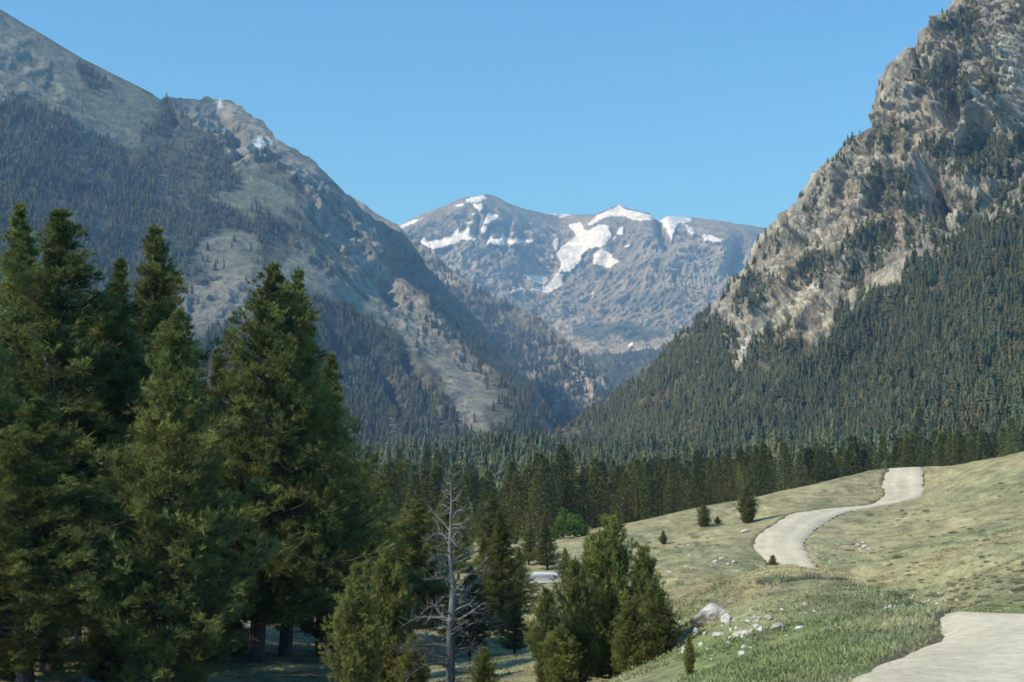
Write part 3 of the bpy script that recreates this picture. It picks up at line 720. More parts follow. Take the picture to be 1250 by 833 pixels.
def mid_tree(seed, nb=95, K_=5, bl=.030, bw=.013):
    r = np.random.default_rng(seed); O, Dd, Bc = [], [], []
    R0 = r.uniform(.18, .26)
    for k in range(nb):
        t = .03 + .95 * ((k + r.uniform()) / nb); az = k * 2.4 + r.normal(0, .3)
        L = R0 * (1 - t) ** .95 * r.uniform(.6, 1.2) + .012
        h = np.array([math.cos(az), math.sin(az), 0.])
        for f in (.45, .8, 1.05):
            O.append(np.array([0, 0, t]) + h * L * f + np.array([0, 0, (-.15 + .5 * t) * L * f])); Dd.append(norm(h * .8 + np.array([0, 0, .6]))); Bc.append(.6 + .5 * f)
    O = np.array(O); Dd = np.array(Dd)
    V, Fc = blades(O, Dd, bl, bw, K_, .8, r)
    C = np.repeat(Bc, 3 * K_) * np.tile([.85, .85, 1.2], len(O) * K_)
    # trunk
    a = len(V); tv, tq = tube(np.array([[0, 0, -.03], [0, 0, .5], [0, 0, .98]]), np.array([.013, .009, .002]), 4)
    tf = np.concatenate([tq[:, :3], tq[:, [0, 2, 3]]]) + a
    return np.concatenate([V, tv]), np.concatenate([Fc, tf]), np.concatenate([C, np.full(len(tv), .35)])
# ================================================================== FAR TREES (stuff)
def far_tree(seed, layers=5, sides=7, w=0.19):
    r = np.random.default_rng(seed); V = []; Fc = []; C = []
    for k in range(layers):
        t0 = 0.05 + 0.93 * k / layers; t1 = min(1.0, t0 + 1.55 / layers)
        rad = w * (1 - t0) ** 0.8 * r.uniform(.8, 1.15) + 0.012
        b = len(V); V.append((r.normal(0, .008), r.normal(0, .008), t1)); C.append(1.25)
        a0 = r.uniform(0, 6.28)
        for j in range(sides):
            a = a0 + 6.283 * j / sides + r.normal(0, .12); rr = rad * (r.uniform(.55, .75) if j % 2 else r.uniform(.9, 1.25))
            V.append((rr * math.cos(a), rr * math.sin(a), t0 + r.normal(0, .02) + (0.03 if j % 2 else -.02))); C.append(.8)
        for j in range(sides): Fc.append((b, b + 1 + j, b + 1 + (j + 1) % sides))
    return np.array(V), np.array(Fc), np.array(C)
FT = [far_tree(s, 6 + s % 2, 9, .16 + .035 * (s % 3)) for s in range(8)]

def merge_trees(name, variants, pos, h, label, mat, basecol=(0.05, 0.066, 0.033), colvar=.3, slim=1.0, huevar=.15):
    n = len(pos); which = rng.integers(0, len(variants), n); Vs, Fs, Cs = [], [], []; off = 0
    for k, (V, Fc, C) in enumerate(variants):
        s = np.where(which == k)[0]
        if not len(s): continue
        a = rng.uniform(0, 6.283, len(s)); ca, sa = np.cos(a), np.sin(a); hh = h[s]
        ww = hh * rng.uniform(.8, 1.25, len(s)) * slim
        x = (V[None, :, 0] * ca[:, None] - V[None, :, 1] * sa[:, None]) * ww[:, None]
        y = (V[None, :, 0] * sa[:, None] + V[None, :, 1] * ca[:, None]) * ww[:, None]
        z = V[None, :, 2] * hh[:, None] - 0.06 * hh[:, None]
        P = (np.stack([x, y, z], -1) + pos[s][:, None]).astype(np.float32)
        Vs.append(P.reshape(-1, 3)); Fs.append((Fc[None] + (np.arange(len(s)) * len(V))[:, None, None]).reshape(-1, 3) + off); off += len(s) * len(V)
        br = np.exp(rng.normal(0, colvar, len(s)))
        hue = rng.normal(0, huevar, len(s))
        bc = np.array(basecol)[None] * br[:, None] * np.stack([1 + hue, 1 + .3 * hue, 1 - .5 * hue], -1)
        if C.ndim == 1: cc = bc[:, None] * C[None, :, None]
        else: cc = bc[:, None] * C[None]
        Cs.append(cc.reshape(-1, 3).astype(np.float32))
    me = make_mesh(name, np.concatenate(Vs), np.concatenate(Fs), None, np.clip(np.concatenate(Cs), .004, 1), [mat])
    return link(name, me, kind="stuff", label=label)

def scatter(s, dens, n):
    """n points on sheet s with density per picture area"""
    P = s.P; px, py = s.PX, s.PY
    ax = np.abs(np.gradient(px, axis=1) * np.gradient(py, axis=0) - np.gradient(px, axis=0) * np.gradient(py, axis=1))
    w = (dens * ax)[:-1, :-1].ravel(); w = w / w.sum()
    idx = rng.choice(len(w), n, p=w)
    i, j = np.unravel_index(idx, (P.shape[0] - 1, P.shape[1] - 1))
    a = rng.uniform(0, 1, n)[:, None]; b = rng.uniform(0, 1, n)[:, None]
    p = P[i, j] * (1 - a) * (1 - b) + P[i + 1, j] * a * (1 - b) + P[i, j + 1] * (1 - a) * b + P[i + 1, j + 1] * a * b
    return p, s.PX[i, j], s.PY[i, j]

def clumpy(px, py, sc, seed, lo=.38, hi=.6):
    return smooth(fbm(np.stack([px / sc, py / sc, 0 * px], -1), 4, seed=seed), lo, hi)

# left mountain trees
d = soft(lm.PX, lm.PY, L_FOREST, 8, 19)
d = d * (0.15 + .85 * clumpy(lm.PX, lm.PY, 20, 201, .36, .54)) * (1 - .96 * soft(lm.PX, lm.PY, L_BARE, 6, 17)) * (lm.PX > -120)
d = d * (1 - .55 * soft(lm.PX, lm.PY, [(L_CLIFF[1][0], 1)], 8, 202)) + 0.003 * (lm.PY > 90) * (lm.PX > -120)
p, qx, qy = scatter(lm, d, 15000)
h = rng.uniform(8, 16, len(p)) * (1 + .15 * smooth(qy, 300, 500))
merge_trees("forest_left_slope", FT, p, h, "dark conifers covering the slope of the left mountain", M_NEEDLE_FAR, (.062, .08, .05), slim=1.2)
# spur trees
d = soft(sb.PX, sb.PY, [([(500,290),(560,335),(640,380),(690,415),(745,470),(780,540),(700,560),(540,560),(500,400)], 1)], 8, 75) * (.3 + .7 * clumpy(sb.PX, sb.PY, 14, 205))
d = d * (1 - .8 * soft(sb.PX, sb.PY, [([(695,455),(745,470),(730,490),(700,475)], .9)], 6, 76))
p, qx, qy = scatter(sb, d, 5000)
merge_trees("forest_spur", FT, p, rng.uniform(12, 20, len(p)), "conifers on the spur behind the gully", M_NEEDLE_FAR, (.04, .055, .035))
p, qx, qy = scatter(hw, np.ones(hw.PX.shape) * (hw.PX > 690) * (hw.PX < 850), 2500)
merge_trees("forest_valley_head", FT, p, rng.uniform(12, 20, len(p)), "dark forest filling the head of the valley", M_NEEDLE_FAR, (.035, .048, .033))
# right mountain trees
fs = soft(rm.PX, rm.PY, R_FOREST_SOLID, 26, 142, 16, 6)
bare = soft(rm.PX, rm.PY, R_BARE, 6, 133)
d = np.maximum(fs * (.22 + .78 * clumpy(rm.PX, rm.PY, 18, 211, .34, .54)), soft(rm.PX, rm.PY, R_PATCH, 8, 131) * .62 * clumpy(rm.PX, rm.PY, 10, 214, .38, .52))
ledge = smooth(rm.N[..., 2], .35, .7)
d = np.maximum(d, .025 * (1 - fs) * (.3 + ledge * 1.5) * clumpy(rm.PX, rm.PY, 14, 212, .45, .6) * 1.6)
d = d * (1 - .95 * bare) * (rm.PX < 1340) * (rm.D / 900) ** 1.2
p, qx, qy = scatter(rm, d, 20000)
h = rng.uniform(5, 10.5, len(p)) * np.where(qy < 300, .85, 1.0)
grey = rng.uniform(0, 1, len(p)) < 0.045
nearm = (~grey) & (p[:, 1] < 950); farm = (~grey) & ~nearm
ML = [mid_tree(340 + k, 34, 2, .075, .034) for k in range(6)]
merge_trees("forest_right_slope", FT, p[nearm], h[nearm], "conifer forest covering the lower slope of the right mountain", M_NEEDLE_FAR, (.088, .115, .062), slim=1.25, colvar=.25, huevar=.22)
merge_trees("forest_upper_slope", FT, p[farm], h[farm], "conifers climbing the ledges and ridge of the right mountain", M_NEEDLE_FAR, (.08, .102, .058), slim=1.25, colvar=.2)
merge_trees("forest_dead_trees", FT, p[grey], h[grey], "grey dead conifers scattered in the right slope forest", M_NEEDLE_FAR, (.13, .125, .11), slim=.6)

def conifer(seed, H, Rm, cb=0.12, nb=230, clumps=5, twigs=5, K=9, nl=0.3, nw=0.03, shape=0.75, tops=1, col=(.165, .198, .072), lean=0.0, up=0.35, tube_limbs=True, gap=0.12, trunk_r=None, bulge=0.25):
    r = np.random.default_rng(seed)
    trunk_r = trunk_r or H * 0.016 + .03
    # trunk
    tz = np.linspace(0, 1, 14)
    bend = np.cumsum(r.normal(0, H * .004, (14, 2)), 0); bend -= bend[0]
    tp = np.c_[bend + np.c_[tz * lean * H, 0 * tz], tz * H * .985]
    TV, TQ = [], []
    v, q = tube(tp, trunk_r * (1 - tz) ** .85 + .012, 9); v[:9, 2] -= .35; TV.append(v); TQ.append(q); off = len(v)
    O, Dd, Bc, Tn = [], [], [], []
    lob = r.uniform(0, 6.28, 3)
    for k in range(nb):
        t = cb + (1 - cb) * ((k // 5 * 5 + r.uniform(0, 1.6)) / nb) ** 0.95
        t = min(t, .985)
        az = k * 2.399963 + r.normal(0, .4)
        tt_ = (t - cb) / (1 - cb)
        prof = (1 - tt_) ** shape * (bulge + (1 - bulge) * min(1, (tt_ + .05) / .22)) if tt_ < .22 else (1 - tt_) ** shape
        L = Rm * prof * (1 + .28 * math.sin(az * 2 + lob[0] + t * 9) + .2 * math.sin(az * 3 + lob[1] - t * 31)) * r.uniform(.62, 1.18) + .08
        if r.uniform() < gap: L *= r.uniform(.3, .6)
        base = np.array([np.interp(t, tz, tp[:, 0]), np.interp(t, tz, tp[:, 1]), t * H * .985])
        el0 = -0.25 + 1.0 * t ** 1.5 + r.normal(0, .12)
        h = np.array([math.cos(az), math.sin(az), 0.])
        s = np.linspace(0, 1, 5)[:, None]
        pth = base + h * (s * L * math.cos(el0)) + np.array([0, 0, 1.]) * (s * L * math.sin(el0) + up * L * s ** 2.4)
        if tube_limbs and L > .5:
            v, q = tube(pth, (.012 + .018 * L) * (1 - s[:, 0]) + .006, 4); TV.append(v); TQ.append(q + off); off += len(v)
        nc_ = max(2, int(round(clumps * (L / Rm) ** .7 * 1.25 + 1)))
        side = np.array([-h[1], h[0], 0])
        for c in range(nc_):
            tap = 1 - .62 * t ** 5
            f = 0.30 + .70 * (c + r.uniform(.2, 1)) / nc_ if L > .6 else r.uniform(.2, 1)
            f = min(f, 1.02)
            pc = base + h * (f * L * math.cos(el0)) + np.array([0, 0, 1.]) * (f * L * math.sin(el0) + up * L * f ** 2.4)
            Tn.append(np.full(twigs, tap)); lat = r.normal(0, .30) * L * (1.15 - f) * .9
            pc = pc + side * lat + np.array([0, 0, r.normal(0.03, .06) * L])
            dm = norm(h * .7 + side * np.sign(lat) * .45 + np.array([0, 0, .55 + .5 * t]))
            rad = nl * 1.0
            tap = 1 - .62 * t ** 5
            o = pc + r.normal(0, rad * .5 * tap, (twigs, 3)) * np.array([1, 1, .8]); dv = norm(dm + r.normal(0, .5, (twigs, 3)))
            O.append(o); Dd.append(dv)
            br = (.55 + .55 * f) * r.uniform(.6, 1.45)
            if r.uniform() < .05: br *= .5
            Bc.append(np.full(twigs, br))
    # leader
    o = np.array([tp[-1]] * 10) - np.c_[np.zeros((10, 2)), r.uniform(0, .9, 10)]; O.append(o); Tn.append(np.full(10, .55)); Dd.append(norm(np.array([0, 0, 1.]) + r.normal(0, .25, (10, 3)))); Bc.append(np.full(10, 1.1))
    if tops > 1:
        pass
    O = np.concatenate(O); Dd = np.concatenate(Dd); Bc = np.concatenate(Bc); Tn = np.concatenate(Tn)
    V, Fc = blades(O, Dd, nl * Tn * r.uniform(.8, 1.3, len(O)), nw, K, .75, r)
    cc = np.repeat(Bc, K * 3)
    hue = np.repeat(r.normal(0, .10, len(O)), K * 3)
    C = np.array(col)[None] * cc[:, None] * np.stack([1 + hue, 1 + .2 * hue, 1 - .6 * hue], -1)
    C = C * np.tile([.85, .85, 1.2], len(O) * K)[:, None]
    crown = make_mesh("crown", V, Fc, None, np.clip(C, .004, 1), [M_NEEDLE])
    trunk = make_mesh("trunk", np.concatenate(TV), None, np.concatenate(TQ), None, [M_BARK], smooth_=True)
    return trunk, crown

def place_tree(name, meshes, loc, rot, s, label, cat="tree", group=None, sz=None):
    e = bpy.data.objects.new(name, None); COL.objects.link(e)
    e.location = loc; e.rotation_euler = (0, 0, rot); e.scale = (s, s, sz or s)
    e['label'] = label; e['category'] = cat
    if group: e['group'] = group
    for nm, me in zip(("trunk", "crown"), meshes):
        c = bpy.data.objects.new(nm, me); COL.objects.link(c); c.parent = e
    return e

def gpos(px, D):
    x = (px - 625) / F * D
    return np.array([x, D, float(ground_z(np.array([x]), np.array([D]))[0])])

PINE = [conifer(11, 18, 4.3, cb=.09, nb=250, clumps=5, twigs=13, K=10, shape=1.15),
        conifer(12, 17, 4.1, cb=.10, nb=225, clumps=5, twigs=13, K=10, shape=1.0, gap=.25),
        conifer(13, 16.5, 4.9, cb=.10, nb=270, clumps=5, twigs=13, K=10, shape=1.0, lean=.01),
        conifer(14, 15, 3.4, cb=.02, nb=290, clumps=5, twigs=10, K=9, shape=.9, col=(.165, .195, .072), up=.6)]
YOUNG = [conifer(21, 5.5, 1.6, cb=.02, nb=170, clumps=6, twigs=6, K=11, nl=.22, nw=.022, shape=.7, col=(.165, .195, .072), up=.7, trunk_r=.08),
         conifer(22, 4.2, 1.35, cb=.02, nb=140, clumps=6, twigs=6, K=11, nl=.2, nw=.022, shape=.8, col=(.19, .215, .078), up=.6, trunk_r=.07)]
MESH_H = {0: 18, 1: 17, 2: 16.5, 3: 15}
def big(px, top, D, k, label, wid=1.0, rot=None, name="pine_tree"):
    p = gpos(px, D); zt = float(zray(top, D)); s = (zt - p[2]) / (MESH_H[k] * 1.0)
    return place_tree(name, PINE[k], p, rot if rot is not None else rng.uniform(0, 6.28), s * wid * 1.14, label, sz=s)
big(22, 243, 56, 0, "tall dark pine at the left edge of the stand, standing behind the others", .95)
big(72, 248, 53, 1, "tall full pine second from the left edge with a blunt bushy top", 1.25)
big(128, 306, 55, 0, "slimmer pine between two taller ones near the left edge", .95)
big(184, 268, 57, 1, "tall pine with a narrow ragged spire just left of the bright front conifer", 1.0)
big(212, 372, 45, 3, "bright yellow-green conifer in front of the stand, foliage to the ground", 1.0, name="juniper_tree")
big(318, 312, 54, 2, "broadest pine of the stand with a twin top and dark underside", .98)
big(352, 322, 56, 0, "pine whose top rises just right of the broadest pine", .85)
big(398, 425, 58, 0, "shorter rounded pine on the right flank of the stand", 1.15)
big(-40, 330, 46, 2, "pine leaning in from the left picture edge, cut by the frame", 1.0)
big(40, 480, 44, 1, "shorter sunlit pine in front at the left edge", 1.5)
big(268, 420, 60, 1, "shaded pine behind the bright conifer and the broadest pine", 1.0)
big(150, 400, 62, 2, "shaded pine at the back in the left part of the stand", .8)
big(95, 350, 63, 2, "shaded pine deep in the stand between the left-hand pines", .8)
def young(px, top, D, k, label, wid=1.0, name="young_pine"):
    p = gpos(px, D); zt = float(zray(top, D)); s = (zt - p[2]) / (5.5, 4.2)[k]
    return place_tree(name, YOUNG[k], p, rng.uniform(0, 6.28), s * wid, label, sz=s)
young(437, 690, 40, 0, "small dense pine with a pointed tip left of the dead snag", .8)
young(472, 672, 43, 1, "pale green young pine just right of the small pointed pine", .75)
young(742, 632, 40, 0, "large young pine with the tallest tip in front of the meadow", .8)
young(700, 685, 39, 0, "young pine forming the left shoulder of the group by the meadow", .75)
young(786, 668, 39.5, 0, "young pine forming the right shoulder of the group by the meadow", .75)
young(765, 735, 36, 1, "low young pine in front of the tall one by the meadow", 1.0)
young(684, 765, 37, 1, "low dark young pine at the foot of the group by the meadow", 1.2)
young(592, 792, 32, 1, "small bright young pine at the bottom edge right of the snag", .9)
young(838, 776, 27, 1, "small dark young pine by the white boulders", .55)
young(668, 720, 38, 0, "leftmost pine of the young group by the meadow", .85)
young(722, 655, 42, 0, "young pine tucked behind the tallest of the group by the meadow", .75)
young(800, 715, 38, 1, "rightmost low pine of the young group by the meadow", 1.1)
young(240, 730, 52, 0, "shaded understorey pine at the foot of the bright conifer", 1.3)
young(290, 745, 57, 1, "shaded low pine under the broadest pine", 1.5)
young(20, 700, 50, 0, "shaded understorey pine near the left picture edge", 1.3)
young(140, 735, 50, 1, "shaded low pine between the left trunks and the bright conifer", 1.4)
young(412, 700, 62, 0, "shaded young pine at the right foot of the big stand", 1.3)
young(455, 745, 47, 1, "low pine at the right foot of the small pointed pine", 1.3)
young(505, 775, 42, 1, "low dark pine just left of the snag's base", 1.2)
young(910, 592, 165, 1, "lone dark pine on the meadow left of the road bend", .95, "pine_tree")
young(857, 617, 165, 0, "paler small pine on the meadow left of the lone dark one", 1.4, "pine_tree")
young(874, 631, 167, 1, "low bushy pine beside the paler small pine", 1.9, "pine_tree")
young(808, 648, 150, 1, "tiny pine low on the meadow slope", 1.0)
young(940, 678, 112, 1, "tiny dark pine beside the gravel road where it emerges", 1.25)
for (px, top, D, k, w, lab) in [(500, 608, 66, 1, 1.5, "mid-sized pine behind the dead snag on its left"), (612, 622, 70, 0, 1.2, "yellowish mid-sized pine behind the dead snag on its right"),
      (668, 640, 136, 1, 1.4, "dark mid-sized pine beyond the yellowish one"), (575, 690, 60, 1, 1.7, "low spreading pine directly behind the snag"), (628, 735, 58, 1, 1.5, "low dark pine right of the snag"),
      (530, 640, 90, 0, 1.1, "pine further back behind the snag"), (470, 600, 100, 0, 1.1, "tall pine at the right-hand side of the big stand further back"),
      (690, 668, 120, 1, 1.1, "short dark pine standing by the grey track"), (455, 560, 130, 0, 1.1, "distant tall pine just beyond the big stand"), (560, 620, 125, 0, 1.0, "tall pine behind the top of the snag"),
      (485, 645, 78, 1, 1.5, "full dark pine two trees left of the snag"), (528, 668, 74, 0, 1.5, "dark pine touching the snag's left branches"), (590, 655, 76, 1, 1.5, "dark pine touching the snag's right branches"),
      (632, 668, 86, 0, 1.5, "dark pine left of the pale track"), (645, 640, 140, 1, 1.2, "dark pine beyond the pale track, nearest the leafy bush"), (425, 610, 84, 0, 1.4, "shaded pine filling the right edge of the stand"),
      (548, 600, 140, 1, 1.2, "far dark pine left of the snag's tip"), (606, 600, 145, 0, 1.2, "far dark pine right of the snag's tip"), (505, 590, 135, 2, 1.1, "far pale pine between the stand and the snag")]:
    p = gpos(px, D); zt = float(zray(top, D)); H = zt - p[2]
    m, hh = (PINE[(px // 7) % 3], MESH_H[(px // 7) % 3])
    place_tree("pine_tree", m, p, rng.uniform(0, 6.28), H / hh * w * 1.15, lab, sz=H / hh)

# ---- forest individuals
MT = [mid_tree(300 + k, 80, 4, .034, .015) for k in range(6)]
MTM = []
for k, (V, Fc, C) in enumerate([mid_tree(320 + k, 190, 9) for k in range(6)]):
    base = np.array([(.12, .145, .06), (.10, .125, .055), (.15, .165, .065)][k % 3])
    MTM.append(make_mesh("forest_pine", V, Fc, None, base[None] * C[:, None], [M_NEEDLE_FAR]))
# candidate positions on the valley floor
N0 = 26000
Dc = np.sqrt(rng.uniform(95 ** 2, 1000 ** 2, N0)); pc = rng.uniform(-120, 1370, N0)
X = (pc - 625) / F * Dc
edgeD = np.interp(pc, [-120, 300, 430, 480, 560, 640, 665, 690, 720, 770, 850, 900, 1000, 1060, 1130, 1250, 1370], [125, 130, 150, 165, 170, 172, 175, 196, 208, 208, 212, 222, 240, 250, 250, 235, 240])
jit = (fbm(np.stack([X / 14, Dc / 14, 0 * X], -1), 3, seed=401) - .5) * 50
keep = (Dc > edgeD + jit * (Dc < 300) * .5) & (rng.uniform(0, 1, N0) < np.clip(1.25 - Dc / 1300, .25, 1))
Dc, pc, X = Dc[keep], pc[keep], X[keep]
# spacing filter by grid
cell = {}
sel = []
for i in np.argsort(Dc):
    sp = 2.7 if Dc[i] < 350 else 4.0
    key = (int(X[i] // sp), int(Dc[i] // sp))
    if key in cell: continue
    cell[key] = 1; sel.append(i)
sel = np.array(sel); Dc, pc, X = Dc[sel], pc[sel], X[sel]
Z = ground_z(X, Dc)
# on the right the mountain foot takes over
P3 = np.stack([X, Dc, Z], -1)
Hh = rng.uniform(6, 13, len(P3)) * (1 - .15 * (Dc < 330)) * (.45 + 1.1 * fbm(np.stack([X / 35, Dc / 35, 0 * X], -1), 3, seed=402)) * np.where(rng.uniform(0, 1, len(P3)) < .15, .6, 1)
order = np.argsort(Dc / Hh)
qx, qy = proj(P3 + np.c_[0 * X, 0 * X, Hh])
vis = (qx > -10) & (qx < 1260)
behind_stand = (qx < 425) & (Dc > 75)           # hidden by the big pines
front = [i for i in order if vis[i] and not behind_stand[i]][:300]
fset = set(front)
rest = np.array([i for i in range(len(P3)) if i not in fset])
for n_, i in enumerate(front):
    o = link("pine_tree", MTM[n_ % 6], None, P3[i], label="dark green pine in the valley floor forest beyond the meadow", category="tree", group="pines of the valley floor forest")
    w = Hh[i] * rng.uniform(.9, 1.3); o.scale = (w, w, Hh[i]); o.rotation_euler = (0, 0, rng.uniform(0, 6.28))
print("right", nearm.sum(), farm.sum()); print("forest trees", len(P3))
near_r = rest[Dc[rest] < 330]; far_r = rest[Dc[rest] >= 330]
print("near/far", len(near_r), len(far_r))
merge_trees("forest_valley_edge", MT, P3[near_r], Hh[near_r], "dense conifer forest on the valley floor just beyond the meadow", M_NEEDLE_FAR, (.10, .125, .055), colvar=.35, huevar=.2)
merge_trees("forest_valley_floor", FT, P3[far_r], Hh[far_r] * .85, "dense conifer forest filling the valley floor towards the mountains", M_NEEDLE_FAR, (.062, .084, .042), colvar=.3, huevar=.18, slim=1.15)

# ================================================================== DEAD SNAG
p0 = gpos(553, 38); topz = float(zray(570, 38)); H = topz - p0[2]
snag = bpy.data.objects.new("dead_tree", None); COL.objects.link(snag); snag.location = p0
snag['label'] = "bare grey dead snag with broken twisted branches standing in front of the pines"; snag['category'] = "dead tree"
r = np.random.default_rng(5)
tz = np.linspace(0, 1, 22)
tpx = .05 * np.sin(tz * 5) + .03 * np.sin(tz * 17) - .10 * (1 - tz); tpath = np.c_[tpx, .04 * np.cos(tz * 7), tz * H]
tpath[0, 2] -= .3
v, q = tube(tpath, .125 * (1 - tz) ** 1.05 + .010, 9)
def bump_tube(v): return v + (fbm(v * 5, 2, seed=3) - .5)[:, None] * .03
mi = (np.repeat(np.arange(21), 9) < 7).astype(int)
link("trunk", make_mesh("trunk", bump_tube(v), None, q, None, [M_DEAD, M_DEADBARK], mi, smooth_=True), snag)
for k in range(76):
    t = .10 + .88 * (k + r.uniform(0, 1)) / 76
    az = r.choice([0, math.pi]) + r.normal(0, .75); L = (1.55 * (1 - t) ** .7 + .12) * r.uniform(.45, 1.1)
    if t < .22: L *= 1.2
    b = np.array([np.interp(t, tz, tpath[:, 0]), np.interp(t, tz, tpath[:, 1]), t * H])
    h = np.array([math.cos(az), math.sin(az), 0]); s = np.linspace(0, 1, 8)
    upk = r.uniform(.15, .8); curl = r.uniform(-.9, .35) if t < .85 else .3
    pth = b + h[None] * (s * L)[:, None] * .9 + np.array([0, 0, 1.])[None] * (upk * s * L + curl * L * s ** 2.6)[:, None]
    pth[1:] += np.cumsum(r.normal(0, .02, (7, 3)), 0)
    Vs, Qs, of = [], [], 0
    v, q = tube(pth, (.010 + .016 * L) * (1 - s) + .005, 5); Vs.append(v); Qs.append(q); of = len(v)
    for j in range(int(5 + L * 11)):
        f = r.uniform(.25, .95); bb = np.array([np.interp(f, s, pth[:, a]) for a in range(3)])
        l2 = L * r.uniform(.12, .4) * (1.1 - f * .5); d2 = norm(h + r.normal(0, .6, 3) + np.array([0, 0, .2])); s2 = np.linspace(0, 1, 4)
        v, q = tube(bb + d2 * (s2 * l2)[:, None] + np.array([0, 0, .25]) * (l2 * s2 ** 2)[:, None], .008 * (1 - s2) + .0035, 3); Vs.append(v); Qs.append(q + of); of += len(v)
    link("branch", make_mesh("branch", np.concatenate(Vs), None, np.concatenate(Qs), None, [M_DEAD if t > .3 else M_DEADBARK], smooth_=True), snag)

# ================================================================== BOULDERS AND ROCKS
import bmesh
def rock_mesh(seed, sub=4, flat=.7, cuts=12):
    bm = bmesh.new(); bmesh.ops.create_icosphere(bm, subdivisions=sub, radius=1)
    V = np.array([v.co[:] for v in bm.verts]); Fc = np.array([[v.index for v in f.verts] for f in bm.faces]); bm.free()
    r = np.random.default_rng(seed)
    for k in range(cuts):
        n = norm(r.normal(size=3)); dd = r.uniform(.55, .85); e = V @ n - dd
        V = V - np.where(e > 0, e, 0)[:, None] * n * .95
    V = V * (1 + (fbm(V * 2.2 + seed, 4, seed=seed) - .5)[:, None] * .35)
    V = V * np.array([1, .8, flat]); return make_mesh("boulder", V, Fc, None, None, [M_STONE], smooth_=False)
RM = [rock_mesh(40 + k, 3 if k else 4, [.62, .7, .5, .55, .8, .6][k]) for k in range(6)]
def rock(px, py, wpx, k, label, D=None, group=None, name="rock", tall=1.0, rot=None):
    if D is None:
        Ds = np.exp(np.linspace(math.log(18), math.log(215), 400)); xs_ = (px - 625) / F * Ds
        zs = ground_z(xs_, Ds); _, yy = proj(np.stack([xs_, Ds, zs], -1))
        hit = np.where(yy <= py)[0]; D = Ds[hit[0]] if len(hit) else 200
    p = gpos(px, D); s = wpx / F * D / 2
    o = link(name, RM[k % 6], None, p + np.array([0, 0, s * .18]), label=label, category="boulder" if name == "boulder" else "rock")
    if group: o['group'] = group
    o.scale = (s, s, s * tall); o.rotation_euler = (rng.normal(0, .1), rng.normal(0, .1), rng.uniform(0, 6.28) if rot is None else rot)
    return o
rock(866, 758, 62, 0, "largest pale boulder on the grassy bank, its left end pointed", name="boulder", tall=.85, rot=.3)
rock(884, 762, 26, 4, "darker boulder leaning on the right side of the largest one", name="boulder")
rock(793, 778, 24, 1, "grey boulder beside the young pine group", name="boulder", tall=1.2)
rock(833, 800, 16, 4, "upright white boulder left of the small dark pine", name="boulder", tall=1.5)
rock(903, 776, 30, 2, "long flat pale boulder below the largest one", name="boulder", tall=.7)
rock(926, 772, 16, 3, "squarish pale boulder right of the long flat one", name="boulder", tall=1.2)
rock(919, 759, 16, 1, "white boulder of a pair above the long flat one", name="boulder")
rock(934, 758, 16, 3, "right one of a pair of white boulders", name="boulder")
rock(873, 778, 16, 2, "oval white boulder under the largest one", name="boulder")
rock(857, 776, 10, 1, "small grey boulder left of the oval white one", name="boulder")
rock(847, 774, 14, 4, "grey boulder nearest the foot of the largest one", name="boulder")
rock(948, 768, 18, 5, "pale boulder right of the squarish one", name="boulder")
rock(971, 768, 13, 2, "small white boulder at the right end of the row", name="boulder")
rock(900, 800, 14, 5, "lone white boulder lowest on the bank", name="boulder", tall=.7)
rock(884, 788, 9, 1, "small pale boulder above the lone lowest one", name="boulder")
rock(802, 760, 14, 1, "pale boulder at the edge of the young pines", name="boulder")
rock(822, 761, 12, 4, "small pale boulder left of the largest one", name="boulder")
rock(1074, 763, 9, 2, "small white stone alone in the green verge", name="boulder")
rock(934, 714, 15, 1, "grey boulder below the tiny dark pine", name="boulder", tall=1.2)
for (px, py, w) in [(978,740,7),(990,748,8),(950,745,6),(952,733,5),(913,745,8)]:
    rock(px, py, w, px, "small stone half hidden in the grass above the boulder row", group="small stones in the bank grass")
for k in range(34):
    px = rng.normal(890, 42); py = rng.uniform(758, 806)
    rock(px, py, rng.uniform(4, 11), k, "small pale rock scattered among the boulders on the bank", group="small rocks scattered on the bank", name="boulder")
for (px, py, w) in [(870,687,9),(878,683,7),(866,693,6),(886,690,7),(893,688,8),(840,680,6),(836,693,6),(842,696,5),(815,700,8),(838,667,5)]:
    rock(px, py, w, px, "white stone on the sagebrush slope left of the road bend", group="white stones left of the road bend")
for (px, py, w) in [(1043,667,8),(1046,671,7),(1052,668,9),(1056,671,7),(1049,664,6)]:
    rock(px, py, w, px, "white rock in the little cluster right of the road bend", group="rock cluster right of the road bend")
for (px, py, w) in [(909,650,14),(1062,588,5),(1068,591,6),(1056,592,5),(1050,591,5),(1046,584,5),(1066,580,5)]:
    rock(px, py, w, px, "pale rock on the meadow left of the upper road" if w < 10 else "long white rock lying on the meadow below the lone dark pine", group="pale rocks left of the upper road" if w < 10 else None, tall=.6)
for k in range(46):
    px = rng.uniform(1068, 1165); py = 746 - rng.exponential(7); 
    rock(px, max(py, 716), rng.uniform(3, 8), k, "pale stone of the scatter just beyond the road crest", D=None, group="stones beyond the road crest")
for k in range(60):
    px = rng.uniform(1010, 1060); py = rng.uniform(640, 720)
    if k < 12: rock(1000 + rng.normal(0, 9), 690 - 3.2 * k + rng.normal(0, 2), rng.uniform(2.5, 5), k, "small stone on the right verge of the road bend", group="stones on the verge of the bend")
